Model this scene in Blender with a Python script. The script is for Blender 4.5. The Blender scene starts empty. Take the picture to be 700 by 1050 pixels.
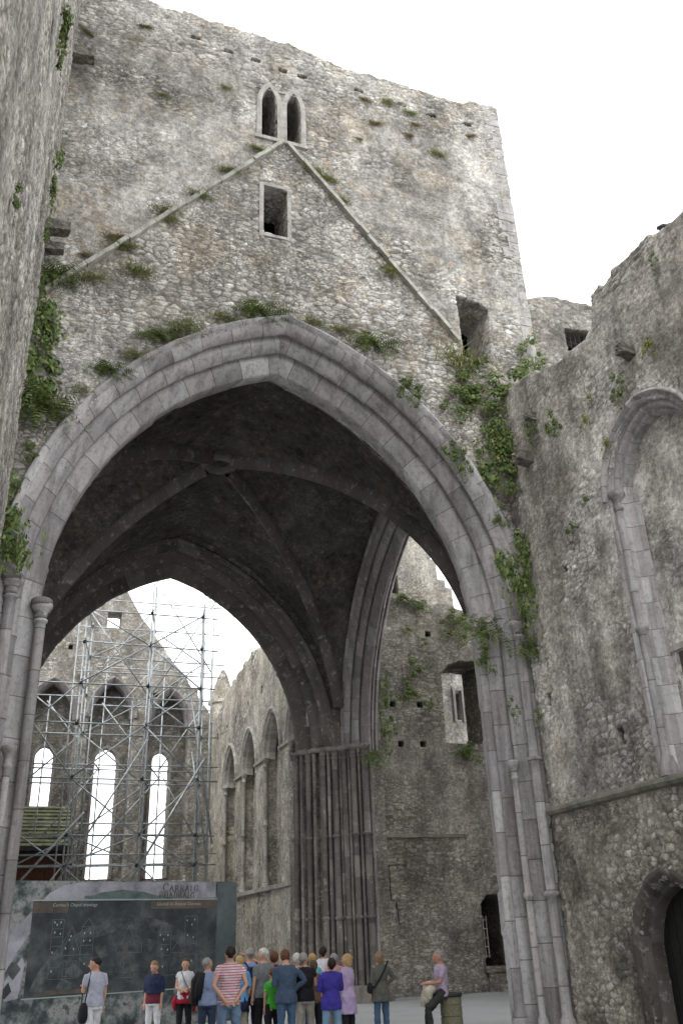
import bpy, bmesh, math, random
import numpy as np
from mathutils import Vector, Matrix
R_ = math.radians
random.seed(7); rng = np.random.default_rng(7)
SC = bpy.context.scene
COL = SC.collection

# ------------------------------------------------------------------ camera, sky, sun, exposure
cam_d = bpy.data.cameras.new('camera'); cam = bpy.data.objects.new('camera', cam_d); COL.objects.link(cam)
CR = ((0.9438629, -0.1141104, -0.3100026), (-0.3285263, -0.4223909, -0.8447819), (-0.0345439, 0.8992023, -0.4361674))
m = Matrix(CR).to_4x4(); m.translation = (0, 0, 1.9)
cam.matrix_world = m
cam_d.sensor_fit = 'VERTICAL'; cam_d.sensor_height = 36; cam_d.lens = 30.857
cam_d.clip_end = 3000; cam_d.clip_start = 0.05
SC.camera = cam

world = bpy.data.worlds.new('World'); SC.world = world; world.use_nodes = True
wn, wl = world.node_tree.nodes, world.node_tree.links
wn.clear()
w_out = wn.new('ShaderNodeOutputWorld'); w_bg = wn.new('ShaderNodeBackground')
sky = wn.new('ShaderNodeTexSky'); sky.sky_type = 'NISHITA'; sky.sun_disc = False
sky.sun_elevation = R_(52); sky.sun_rotation = R_(240); sky.air_density = 1.2; sky.dust_density = 3
w_mix = wn.new('ShaderNodeMixRGB'); w_tc = wn.new('ShaderNodeTexCoord'); w_no = wn.new('ShaderNodeTexNoise'); w_rp = wn.new('ShaderNodeValToRGB')
w_no.inputs['Scale'].default_value = 1.9; w_no.inputs['Detail'].default_value = 6
w_rp.color_ramp.elements[0].position = .30; w_rp.color_ramp.elements[0].color = (.72, .72, .72, 1)
w_rp.color_ramp.elements[1].position = .52; w_rp.color_ramp.elements[1].color = (.97, .97, .97, 1)
wl.new(w_tc.outputs['Generated'], w_no.inputs['Vector']); wl.new(w_no.outputs['Fac'], w_rp.inputs['Fac'])
wl.new(w_rp.outputs['Color'], w_mix.inputs['Fac']); wl.new(sky.outputs['Color'], w_mix.inputs['Color1'])
w_mix.inputs['Color2'].default_value = (14.4, 14.55, 14.65, 1)      # bright overcast cloud
wl.new(w_mix.outputs['Color'], w_bg.inputs['Color']); w_bg.inputs['Strength'].default_value = 0.125
wl.new(w_bg.outputs['Background'], w_out.inputs['Surface'])

sun_d = bpy.data.lights.new('sun', 'SUN'); sun_d.energy = 1.4; sun_d.angle = R_(22); sun_d.color = (1, .98, .95)
sun = bpy.data.objects.new('sun', sun_d); COL.objects.link(sun)
_el, _az = R_(52), R_(240)         # azimuth from +Y clockwise
sd = Vector((math.sin(_az)*math.cos(_el), math.cos(_az)*math.cos(_el), math.sin(_el)))
sun.rotation_euler = sd.to_track_quat('Z', 'Y').to_euler()

SC.view_settings.view_transform = 'Standard'; SC.view_settings.look = 'None'
SC.view_settings.exposure = 0.6; SC.view_settings.gamma = 1; SC.view_settings.use_curve_mapping = False
SC.render.engine = 'CYCLES'
SC.cycles.max_bounces = 6; SC.cycles.diffuse_bounces = 4

# ------------------------------------------------------------------ tagging helpers
def tag(o, label=None, cat=None, group=None, kind=None):
    if label: o['label'] = label
    if cat: o['category'] = cat
    if group: o['group'] = group
    if kind: o['kind'] = kind
    return o
def empty(name, loc, label, cat, group=None):
    o = bpy.data.objects.new(name, None); COL.objects.link(o); o.location = loc
    o.empty_display_size = .2
    return tag(o, label, cat, group)
def link(name, me, mat=None, parent=None):
    o = bpy.data.objects.new(name, me); COL.objects.link(o)
    if mat is not None:
        for mm in (mat if isinstance(mat, (list, tuple)) else [mat]): me.materials.append(mm)
    if parent is not None:
        o.parent = parent
        if not parent.get('_local'):
            if parent.parent is None: o.matrix_parent_inverse = Matrix.Translation(-Vector(parent.location))
    return o
def mesh_from(name, V, F, uv=None, smooth=False, mi=None):
    me = bpy.data.meshes.new(name)
    V = np.asarray(V, dtype=np.float32); 
    if isinstance(F, np.ndarray):
        n = F.shape[0]; k = F.shape[1]
        me.vertices.add(len(V)); me.vertices.foreach_set('co', V.ravel())
        me.loops.add(n*k); me.loops.foreach_set('vertex_index', F.astype(np.int32).ravel())
        me.polygons.add(n); me.polygons.foreach_set('loop_start', np.arange(0, n*k, k, dtype=np.int32))
        me.update(calc_edges=True)
    else:
        me.from_pydata(V.tolist(), [], F); me.update()
    if uv is not None:
        l = me.uv_layers.new(name='UVMap'); l.data.foreach_set('uv', np.asarray(uv, dtype=np.float32).ravel())
    if mi is not None: me.polygons.foreach_set('material_index', np.asarray(mi, dtype=np.int32))
    if smooth: me.polygons.foreach_set('use_smooth', np.ones(len(me.polygons), dtype=bool))
    me.validate()
    return me
class MB:
    """collects simple solids into one mesh"""
    def __init__(s): s.V = []; s.F = []
    def add(s, V, F):
        b = len(s.V); s.V += [tuple(v) for v in V]; s.F += [tuple(i+b for i in f) for f in F]
    def box(s, a, b, rot=None, c=None):
        x0, y0, z0 = a; x1, y1, z1 = b
        V = [Vector(p) for p in ((x0,y0,z0),(x1,y0,z0),(x1,y1,z0),(x0,y1,z0),(x0,y0,z1),(x1,y0,z1),(x1,y1,z1),(x0,y1,z1))]
        if rot is not None:
            c = Vector(c) if c is not None else sum(V, Vector())/8
            V = [c+rot@(v-c) for v in V]
        s.add(V, [(0,3,2,1),(4,5,6,7),(0,1,5,4),(1,2,6,5),(2,3,7,6),(3,0,4,7)])
    def tube(s, pts, r, n=8, cap=True):
        pts = [Vector(p) for p in pts]; rs = r if isinstance(r, (list, tuple)) else [r]*len(pts)
        V = []; F = []
        d0 = (pts[1]-pts[0]).normalized(); u = d0.orthogonal().normalized()
        for i, p in enumerate(pts):
            d = (pts[min(i+1, len(pts)-1)]-pts[max(i-1, 0)]).normalized()
            u = (u-d*u.dot(d)).normalized(); w = d.cross(u)
            for k in range(n):
                a = 2*math.pi*k/n; V.append(p+(u*math.cos(a)+w*math.sin(a))*rs[i])
        for i in range(len(pts)-1):
            for k in range(n):
                F.append((i*n+k, i*n+(k+1) % n, (i+1)*n+(k+1) % n, (i+1)*n+k))
        if cap: F.append(tuple(range(n))[::-1]); F.append(tuple(range((len(pts)-1)*n, len(pts)*n)))
        s.add(V, F)
    def lathe(s, c, prof, n=16, a0=0, a1=2*math.pi):
        full = abs(a1-a0-2*math.pi) < 1e-6; k = n if full else n+1
        V = []; F = []
        for r, z in prof:
            for j in range(k):
                a = a0+(a1-a0)*j/n; V.append((c[0]+r*math.cos(a), c[1]+r*math.sin(a), c[2]+z))
        for i in range(len(prof)-1):
            for j in range(n):
                j2 = (j+1) % k
                F.append((i*k+j, i*k+j2, (i+1)*k+j2, (i+1)*k+j))
        s.add(V, F)
    def build(s, name, mat, parent=None, smooth=False):
        return link(name, mesh_from(name, s.V, s.F, smooth=smooth), mat, parent)

# ------------------------------------------------------------------ materials
def newmat(name):
    mt = bpy.data.materials.new(name); mt.use_nodes = True
    nt = mt.node_tree; nt.nodes.clear()
    out = nt.nodes.new('ShaderNodeOutputMaterial'); b = nt.nodes.new('ShaderNodeBsdfPrincipled')
    nt.links.new(b.outputs[0], out.inputs[0])
    b.inputs['Roughness'].default_value = .9; b.inputs['Specular IOR Level'].default_value = .25
    return mt, nt, b, out
class G:
    """little node graph helper"""
    def __init__(s, nt): s.nt = nt
    def n(s, t, **k):
        o = s.nt.nodes.new(t)
        for a, v in k.items(): setattr(o, a, v)
        return o
    def l(s, a, b): s.nt.links.new(a, b)
    def put(s, sock, v):
        if hasattr(v, 'links') or hasattr(v, 'is_output'): s.l(v, sock)
        else: sock.default_value = v
    def math(s, op, a, b=0., c=None, clamp=False):
        o = s.n('ShaderNodeMath', operation=op, use_clamp=clamp); s.put(o.inputs[0], a); s.put(o.inputs[1], b)
        if c is not None: s.put(o.inputs[2], c)
        return o.outputs[0]
    def vmath(s, op, a, b):
        o = s.n('ShaderNodeVectorMath', operation=op); s.put(o.inputs[0], a); s.put(o.inputs[1], b); return o.outputs[0]
    def noise(s, vec, scale, detail=4, rough=.55):
        o = s.n('ShaderNodeTexNoise'); s.put(o.inputs['Vector'], vec); o.inputs['Scale'].default_value = scale
        o.inputs['Detail'].default_value = detail; o.inputs['Roughness'].default_value = rough; return o
    def vor(s, vec, scale, feat='F1'):
        o = s.n('ShaderNodeTexVoronoi', feature=feat); s.put(o.inputs['Vector'], vec); o.inputs['Scale'].default_value = scale; return o
    def ramp(s, f, stops):
        o = s.n('ShaderNodeValToRGB'); cr = o.color_ramp
        while len(cr.elements) < len(stops): cr.elements.new(.5)
        for e, (p, c) in zip(cr.elements, stops):
            e.position = p; e.color = (c if len(c) == 4 else (*c, 1)) if isinstance(c, (tuple, list)) else (c, c, c, 1)
        s.l(f, o.inputs[0]); return o.outputs[0]
    def mix(s, f, a, b, mode='MIX'):
        o = s.n('ShaderNodeMixRGB', blend_type=mode); s.put(o.inputs[0], f)
        for i, v in ((1, a), (2, b)):
            if isinstance(v, tuple): o.inputs[i].default_value = (*v, 1)[:4]
            else: s.put(o.inputs[i], v)
        return o.outputs[0]
    def scale(s, vec, sc):
        return s.vmath('MULTIPLY', vec, sc)

def rubble(name, w=.34, h=.17, dark=(.15,.14,.13), mid=(.30,.285,.265), light=(.47,.455,.43), mortar=(.25,.235,.21),
           render=(.235,.215,.195), ramt=.5, disp=.035, lichen=.35, green=.0, streak=.4, white=.3, seedv=(0,0,0), zfun=None, macro=.5):
    """weathered rubble masonry: irregular stones, mortar, remnants of render, lichen, water stains"""
    mt, nt, b, out = newmat(name); g = G(nt)
    tc = g.n('ShaderNodeTexCoord'); P0 = tc.outputs['Object']
    P = g.vmath('ADD', P0, tuple(seedv))
    wv = g.noise(P, 1.3, 3); wv2 = g.noise(P, 6, 2)
    off = g.vmath('SUBTRACT', wv.outputs['Color'], (.5,.5,.5)); off = g.scale(off, (.36,.36,.12))
    off2 = g.scale(g.vmath('SUBTRACT', wv2.outputs['Color'], (.5,.5,.5)), (.10,.10,.07))
    Q = g.vmath('ADD', g.vmath('ADD', P, off), off2)
    S1 = g.scale(Q, (1/w, 1/w, 1/h)); S2 = g.scale(Q, (2.0/w, 2.0/w, 1.7/h))
    v1 = g.vor(S1, 1, 'F1'); e1 = g.vor(S1, 1, 'DISTANCE_TO_EDGE')
    v2 = g.vor(S2, 1, 'F1'); e2 = g.vor(S2, 1, 'DISTANCE_TO_EDGE')
    for v in (v1, e1, v2, e2): v.inputs['Randomness'].default_value = .85
    sel = g.ramp(g.noise(P, .8, 4).outputs['Fac'], [(.47, 0.), (.53, 1.)])
    cell = g.mix(sel, v1.outputs['Color'], v2.outputs['Color'])
    edge = g.mix(sel, e1.outputs['Distance'], e2.outputs['Distance'])
    fine = g.noise(P, 16, 6, .65); mid_n = g.noise(P, 3.3, 5, .6); big = g.noise(P, .42, 5, .6); big2 = g.noise(g.vmath('ADD', P, (31,7,3)), .28, 4, .65)
    sepc = g.n('ShaderNodeSeparateColor'); g.l(cell, sepc.inputs[0])
    stone_m = g.ramp(edge, [(.03, 0.), (.16, 1.)])
    # colour of each stone
    rnd = g.math('ADD', g.math('MULTIPLY', sepc.outputs[0], .75), g.math('MULTIPLY', fine.outputs['Fac'], .35))
    sc = g.ramp(rnd, [(.12, dark), (.5, mid), (.95, light)])
    warm = g.mix(g.math('MULTIPLY', sepc.outputs[1], .3), sc, (mid[0]*1.08, mid[1]*1.0, mid[2]*.88))
    c = g.mix(stone_m, mortar, warm)
    # remnants of old render
    rm = g.ramp(g.math('ADD', big.outputs['Fac'], g.math('MULTIPLY', mid_n.outputs['Fac'], .22)), [(.60-.18*ramt+.04, 0.), (.66-.18*ramt+.10, 1.)])
    rcol = g.mix(g.ramp(mid_n.outputs['Fac'], [(.35, 0.), (.65, 1.)]), render, tuple(x*1.45 for x in render))
    rcol = g.mix(g.ramp(fine.outputs['Fac'], [(.42, 0.), (.6, .5)]), rcol, tuple(x*.6 for x in render))
    rmf = g.math('MULTIPLY', rm, min(1., ramt*1.5), clamp=True)
    if zfun: rmf = zfun(g, P0, rmf)
    c = g.mix(g.math('MULTIPLY', rmf, .68), c, rcol)
    # pale lime bloom
    wm = g.ramp(g.math('ADD', big2.outputs['Fac'], g.math('MULTIPLY', fine.outputs['Fac'], .25)), [(.59, 0.), (.72, 1.)])
    c = g.mix(g.math('MULTIPLY', wm, white), c, (.56,.545,.52))
    # vertical water staining
    st = g.noise(g.scale(P, (1.6,1.6,.16)), 1.2, 6, .7)
    c = g.mix(g.math('MULTIPLY', g.ramp(st.outputs['Fac'], [(.50, 0.), (.68, 1.)]), streak), c, (.085,.078,.07))
    # ochre lichen specks, green algae
    li = g.noise(P, 5.5, 7, .7); lm = g.noise(g.vmath('ADD', P, (5,9,2)), .55, 3)
    lf = g.math('MULTIPLY', g.ramp(li.outputs['Fac'], [(.56, 0.), (.64, 1.)]), g.ramp(lm.outputs['Fac'], [(.45, 0.), (.62, 1.)]))
    c = g.mix(g.math('MULTIPLY', lf, lichen), c, (.38,.25,.10))
    if green > 0:
        gm = g.ramp(g.noise(g.vmath('ADD', P, (1,2,8)), .8, 6, .7).outputs['Fac'], [(.46, 0.), (.66, 1.)])
        c = g.mix(g.math('MULTIPLY', gm, green), c, (.10,.115,.055))
    bl = g.noise(g.vmath('ADD', P, (2,6,9)), .75, 6, .7)
    c = g.mix(g.math('MULTIPLY', g.ramp(bl.outputs['Fac'], [(.48, 0.), (.66, 1.)]), lichen*.5), c, (.33,.26,.15))
    c = g.mix(macro, c, g.ramp(g.noise(g.scale(P, (1,1,.55)), .62, 6, .72).outputs['Fac'], [(.38, .42), (.50, 1.), (.62, 1.4)]), 'MULTIPLY')
    # broken, blotchy weathering at several sizes
    c = g.mix(1., c, g.ramp(g.noise(g.vmath('ADD', P, (8,3,1)), 1.15, 7, .72).outputs['Fac'], [(.34, .58), (.5, 1.), (.64, 1.35)]), 'MULTIPLY')
    c = g.mix(1., c, g.ramp(g.noise(P, 9.5, 5, .75).outputs['Fac'], [(.33, .55), (.5, 1.), (.66, 1.5)]), 'MULTIPLY')
    # tiny dark pits
    pit = g.ramp(g.noise(P, 34, 3, .7).outputs['Fac'], [(.30, 1.), (.40, 0.)])
    c = g.mix(g.math('MULTIPLY', pit, .55), c, (.06,.055,.05))
    c = g.mix(g.math('MULTIPLY', g.math('SUBTRACT', 1., stone_m), g.math('MULTIPLY', g.math('SUBTRACT', 1., rmf), .45)), c, (.075,.068,.06))  # dirty joints, darkened further to put cavity shade into the colour
    g.l(c, b.inputs['Base Color'])
    # height
    dome = g.ramp(edge, [(0., 0.), (.10, .62), (.30, .93), (.5, 1.)])
    hs = g.math('MULTIPLY', dome, g.math('ADD', .45, g.math('MULTIPLY', sepc.outputs[2], .8)))
    hs = g.math('MULTIPLY', hs, g.math('SUBTRACT', 1., g.math('MULTIPLY', rmf, .8)))
    hh = g.math('ADD', hs, g.math('MULTIPLY', fine.outputs['Fac'], .45))
    hh = g.math('ADD', hh, g.math('MULTIPLY', mid_n.outputs['Fac'], .9))
    hh = g.math('ADD', hh, g.math('MULTIPLY', rmf, .6))
    dn = g.n('ShaderNodeDisplacement'); g.l(hh, dn.inputs['Height']); dn.inputs['Midlevel'].default_value = 1.2; dn.inputs['Scale'].default_value = disp
    g.l(dn.outputs[0], out.inputs['Displacement']); mt.displacement_method = 'DISPLACEMENT'
    bp = g.n('ShaderNodeBump'); bp.inputs['Strength'].default_value = .9; bp.inputs['Distance'].default_value = .035
    g.l(fine.outputs['Fac'], bp.inputs['Height']); g.l(bp.outputs[0], b.inputs['Normal'])
    return mt

def ashlar(name, cols=((.25,.24,.24),(.38,.37,.375),(.54,.53,.53)), tint=(.37,.325,.32), joint=(.11,.10,.09), streak=.5, L=.52, dirty=.5):
    """dressed sandstone; UV x = length along the moulding (with course offset), y = order index"""
    mt, nt, b, out = newmat(name); g = G(nt)
    tc = g.n('ShaderNodeTexCoord'); P = tc.outputs['Object']
    sp = g.n('ShaderNodeSeparateXYZ'); g.l(tc.outputs['UV'], sp.inputs[0])
    u = g.math('DIVIDE', sp.outputs[0], L); k = g.math('FLOOR', g.math('ADD', u, 0.)); fr = g.math('FRACT', u)
    wn_ = g.n('ShaderNodeTexWhiteNoise', noise_dimensions='2D'); cb = g.n('ShaderNodeCombineXYZ'); g.l(k, cb.inputs[0]); g.l(g.math('FLOOR', sp.outputs[1]), cb.inputs[1]); g.l(cb.outputs[0], wn_.inputs['Vector'])
    sc = g.n('ShaderNodeSeparateColor'); g.l(wn_.outputs['Color'], sc.inputs[0])
    fine = g.noise(P, 11, 7, .65); mid_n = g.noise(P, 2.2, 5, .6); big = g.noise(P, .6, 4)
    r = g.math('ADD', g.math('MULTIPLY', sc.outputs[0], .6), g.math('MULTIPLY', mid_n.outputs['Fac'], .5))
    c = g.ramp(r, [(.2, cols[0]), (.5, cols[1]), (.85, cols[2])])
    c = g.mix(g.math('MULTIPLY', g.ramp(sc.outputs[1], [(.4, 0.), (.9, 1.)]), .6), c, tint)
    c = g.mix(g.math('MULTIPLY', g.ramp(fine.outputs['Fac'], [(.5, 0.), (.7, 1.)]), dirty), c, (.12,.11,.10))
    c = g.mix(g.math('MULTIPLY', g.ramp(g.noise(P, 4.5, 6, .7).outputs['Fac'], [(.55, 0.), (.66, 1.)]), .35), c, (.50,.49,.46))
    st = g.noise(g.scale(P, (2.6,2.6,.22)), 1.5, 6, .7)
    c = g.mix(g.math('MULTIPLY', g.ramp(st.outputs['Fac'], [(.46, 0.), (.64, 1.)]), streak), c, (.07,.063,.058))
    jm = g.math('ADD', g.math('LESS_THAN', fr, .013), g.math('GREATER_THAN', fr, .987))
    c = g.mix(g.math('MULTIPLY', jm, .75), c, joint)
    g.l(c, b.inputs['Base Color']); b.inputs['Roughness'].default_value = .8
    bp = g.n('ShaderNodeBump'); bp.inputs['Strength'].default_value = .8; bp.inputs['Distance'].default_value = .03
    hh = g.math('SUBTRACT', g.math('ADD', g.math('MULTIPLY', fine.outputs['Fac'], .5), g.math('MULTIPLY', mid_n.outputs['Fac'], .6)), g.math('MULTIPLY', jm, .4))
    g.l(hh, bp.inputs['Height']); g.l(bp.outputs[0], b.inputs['Normal'])
    return mt

def dress(name, c, dirty=.4):
    mt, nt, b, out = newmat(name); g = G(nt); P = g.n('ShaderNodeTexCoord').outputs['Object']
    fine = g.noise(P, 13, 7, .68); mid_n = g.noise(P, 2.6, 6, .65)
    col = g.ramp(g.math('ADD', g.math('MULTIPLY', mid_n.outputs['Fac'], .7), g.math('MULTIPLY', fine.outputs['Fac'], .3)), [(.32, tuple(x*.55 for x in c)), (.5, c), (.68, tuple(min(1, x*1.35) for x in c))])
    st = g.noise(g.scale(P, (2.6,2.6,.22)), 1.5, 6, .7)
    col = g.mix(g.math('MULTIPLY', g.ramp(st.outputs['Fac'], [(.48, 0.), (.66, 1.)]), dirty), col, (.075,.068,.06))
    g.l(col, b.inputs['Base Color']); bp = g.n('ShaderNodeBump'); bp.inputs['Distance'].default_value = .03; bp.inputs['Strength'].default_value = .8
    g.l(fine.outputs['Fac'], bp.inputs['Height']); g.l(bp.outputs[0], b.inputs['Normal']); return mt

def plain(name, c, rough=.8, metal=0., var=.18, scale=8., bump=.0, c2=None, emit=0.):
    mt, nt, b, out = newmat(name); g = G(nt)
    tc = g.n('ShaderNodeTexCoord'); nz = g.noise(tc.outputs['Object'], scale, 5, .6)
    c2 = c2 or tuple(x*(1-var*1.6) for x in c)
    hi = tuple(min(1, x*(1+var)) for x in c)
    col = g.ramp(nz.outputs['Fac'], [(.3, c2), (.7, hi)])
    g.l(col, b.inputs['Base Color']); b.inputs['Roughness'].default_value = rough; b.inputs['Metallic'].default_value = metal
    if bump:
        bp = g.n('ShaderNodeBump'); bp.inputs['Distance'].default_value = bump; bp.inputs['Strength'].default_value = .7
        g.l(nz.outputs['Fac'], bp.inputs['Height']); g.l(bp.outputs[0], b.inputs['Normal'])
    return mt

def leafmat(name, c1, c2, c3):
    mt, nt, b, out = newmat(name); g = G(nt)
    ge = g.n('ShaderNodeNewGeometry')
    tc = g.n('ShaderNodeTexCoord'); nz = g.noise(tc.outputs['Object'], 3, 3)
    r = g.math('ADD', g.math('MULTIPLY', ge.outputs['Random Per Island'], .6), g.math('MULTIPLY', nz.outputs['Fac'], .4))
    g.l(g.ramp(r, [(.15, c1), (.5, c2), (.85, c3)]), b.inputs['Base Color'])
    b.inputs['Roughness'].default_value = .6
    tr = g.n('ShaderNodeBsdfTranslucent'); g.l(g.ramp(r, [(.15, c1), (.85, c3)]), tr.inputs[0])
    mx = g.n('ShaderNodeMixShader'); mx.inputs[0].default_value = .25
    g.l(b.outputs[0], mx.inputs[1]); g.l(tr.outputs[0], mx.inputs[2]); g.l(mx.outputs[0], out.inputs[0])
    return mt

def tower_z(g, P, rmf):
    """less render survives inside the old gable line; more above it"""
    sp = g.n('ShaderNodeSeparateXYZ'); g.l(P, sp.inputs[0])
    roof = g.math('SUBTRACT', 22.0, g.math('MULTIPLY', g.math('ABSOLUTE', g.math('SUBTRACT', sp.outputs[0], 4.97)), 1.2))
    inside = g.math('LESS_THAN', sp.outputs[2], roof)
    band = g.math('GREATER_THAN', sp.outputs[2], 24.3)
    keep = g.math('SUBTRACT', 1., g.math('MULTIPLY', g.math('MAXIMUM', inside, g.math('MULTIPLY', band, .7)), .85))
    return g.math('MULTIPLY', g.math('ADD', rmf, .12), keep, clamp=True)

M = {}
M['tower'] = rubble('tower_rubble', w=.33, h=.13, ramt=.62, render=(.225,.212,.198), disp=.06, lichen=.75, streak=.3, white=.5, zfun=tower_z, dark=(.17,.155,.14), mid=(.34,.33,.31), light=(.58,.57,.545), mortar=(.23,.215,.195))
M['nave_r'] = rubble('nave_rubble', w=.34, h=.15, ramt=.85, macro=.7, render=(.265,.248,.225), disp=.045, lichen=.3, streak=.4, white=.75, seedv=(3,1,5), dark=(.16,.155,.148), mid=(.36,.35,.33), light=(.60,.59,.56), mortar=(.30,.285,.26))
M['nave_low'] = rubble('nave_lower_rubble', w=.22, h=.115, ramt=.4, macro=1., render=(.24,.21,.16), disp=.055, lichen=.3, green=.3, streak=.35, white=.25, seedv=(13,4,5), dark=(.11,.105,.095), mid=(.27,.255,.22), light=(.50,.48,.45))
M['nave_l'] = rubble('north_nave_rubble', w=.42, h=.2, ramt=.45, disp=.06, lichen=.2, green=.1, streak=.5, white=.3, seedv=(7,2,1), dark=(.14,.135,.125), mid=(.34,.325,.30), light=(.52,.50,.47))
M['plaster'] = rubble('patchy_lime_plaster', w=.36, h=.17, ramt=1., render=(.40,.385,.36), disp=.04, lichen=.2, streak=.3, white=.8, seedv=(6,1,5), dark=(.14,.13,.12), mid=(.33,.32,.30), light=(.5,.49,.46))
M['choir'] = rubble('choir_rubble', w=.42, h=.2, ramt=.7, render=(.37,.34,.285), mid=(.38,.355,.31), disp=.05, lichen=.3, streak=.4, white=.3, seedv=(2,8,6), light=(.5,.47,.42))
M['gable'] = rubble('gable_rubble', w=.42, h=.2, ramt=.4, render=(.22,.20,.175), disp=.04, lichen=.35, green=.12, streak=.4, white=.2, seedv=(9,8,1), mid=(.25,.235,.21))
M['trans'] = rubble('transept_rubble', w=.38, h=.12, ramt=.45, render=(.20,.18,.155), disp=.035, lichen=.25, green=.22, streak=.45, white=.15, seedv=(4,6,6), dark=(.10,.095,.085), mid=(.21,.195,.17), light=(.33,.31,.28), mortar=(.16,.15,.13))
M['vault'] = rubble('vault_rubble', w=.32, h=.3, ramt=.15, render=(.06,.054,.048), disp=.07, lichen=.1, green=.0, streak=.3, white=.06, seedv=(4,1,9), dark=(.016,.014,.012), mid=(.042,.038,.033), light=(.09,.08,.07), mortar=(.03,.026,.022))  # stone colours lowered to imitate the deep shade overhead
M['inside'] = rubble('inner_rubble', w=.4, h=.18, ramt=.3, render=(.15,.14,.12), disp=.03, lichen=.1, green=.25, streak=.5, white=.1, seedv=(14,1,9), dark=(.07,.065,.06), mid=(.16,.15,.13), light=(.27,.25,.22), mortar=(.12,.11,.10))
M['chapel'] = rubble('chapel_rubble', w=.4, h=.2, ramt=.5, render=(.34,.30,.23), disp=.04, lichen=.6, streak=.1, white=.7, seedv=(5,1,2), light=(.55,.52,.46))
M['arch'] = ashlar('dressed_sandstone')
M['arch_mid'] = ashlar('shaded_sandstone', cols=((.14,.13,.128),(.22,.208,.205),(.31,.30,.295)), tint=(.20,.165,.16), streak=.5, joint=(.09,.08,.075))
M['arch_dark'] = ashlar('shade_darkened_sandstone', cols=((.038,.034,.03),(.072,.065,.058),(.12,.11,.10)), tint=(.09,.07,.065), streak=.55, joint=(.07,.065,.06))  # sandstone darkened in colour to stand in for shade in the crossing
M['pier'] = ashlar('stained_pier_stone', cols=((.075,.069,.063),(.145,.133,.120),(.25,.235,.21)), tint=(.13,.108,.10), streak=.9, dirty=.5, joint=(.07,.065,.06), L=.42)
M['trim'] = ashlar('trim_stone', cols=((.24,.23,.21),(.36,.345,.32),(.48,.46,.43)), tint=(.33,.28,.24), streak=.25, L=.3)
M['dress'] = dress('dressed_limestone', (.37,.355,.33)); M['course'] = dress('mossy_string_course', (.20,.195,.165), .5); M['cap'] = dress('dark_capital_stone', (.19,.18,.17), .5); M['crease'] = dress('pale_drip_stone', (.40,.395,.35), .45); M['quoin'] = dress('worn_quoin_stone', (.37,.36,.345), .55); M['dress_dark'] = dress('dark_dressed_stone', (.13,.12,.11), .5); M['dress_pier'] = dress('stained_dressed_stone', (.18,.165,.15), .6)
M['soffit'] = plain('dark_window_reveal', (.035,.032,.03), scale=4, var=.35, bump=.03)
M['black'] = plain('dark_interior', (.012,.012,.011), var=.2)
M['iron'] = plain('dark_iron', (.03,.03,.03), rough=.6)
M['steel'] = plain('galvanised_steel', (.36,.39,.41), rough=.45, metal=.35, var=.3, scale=5)
M['slate'] = plain('mossy_slate', (.20,.21,.13), var=.45, scale=3, bump=.01)
M['brownwood'] = plain('brown_painted_wood', (.085,.035,.02), var=.3)
M['lead'] = plain('dull_lead', (.18,.18,.18), rough=.7)
M['leaf'] = leafmat('fern_green', (.04,.07,.02), (.11,.165,.045), (.25,.29,.10))
M['leafy'] = leafmat('yellow_green_leaf', (.10,.12,.025), (.20,.20,.04), (.32,.28,.05))
M['grass'] = leafmat('olive_grass', (.11,.14,.04), (.21,.24,.08), (.32,.33,.14))
M['dry'] = leafmat('dry_grass', (.10,.075,.03), (.20,.14,.05), (.26,.22,.09))

# ------------------------------------------------------------------ geometry helpers
def inpoly(P, poly):
    x, y = P[:, 0], P[:, 1]; r = np.zeros(len(P), bool); n = len(poly)
    for i in range(n):
        x0, y0 = poly[i]; x1, y1 = poly[(i+1) % n]
        if y0 == y1: continue
        c = ((y0 > y) != (y1 > y)) & (x < (x1-x0)*(y-y0)/(y1-y0)+x0); r ^= c
    return r
def nearest(P, polys):
    best = np.full(len(P), 1e9); Q = P.copy()
    for poly in polys:
        n = len(poly)
        for i in range(n):
            a = np.array(poly[i], float); b = np.array(poly[(i+1) % n], float); d = b-a; L = (d*d).sum()
            if L < 1e-12: continue
            t = np.clip(((P-a)@d)/L, 0, 1); q = a+t[:, None]*d; dd = np.hypot(*(P-q).T)
            m_ = dd < best; best[m_] = dd[m_]; Q[m_] = q[m_]
    return Q, best
def ragged(pts, amp=.12, step=.35, seed=0):
    rr = random.Random(seed); out = []
    for (x0, y0), (x1, y1) in zip(pts[:-1], pts[1:]):
        L = math.hypot(x1-x0, y1-y0); n = max(1, int(L/step))
        for k in range(n):
            t = k/n; dy = rr.uniform(-amp, amp) if (k or out) else 0
            x = x0+(x1-x0)*t; y = y0+(y1-y0)*t
            out.append((x, y+dy)); 
            if rr.random() < .7: out.append((x+(x1-x0)/n*.8, y+(y1-y0)/n*.8+dy+rr.uniform(-.02, .02)))
    out.append(pts[-1]); return out
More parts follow.
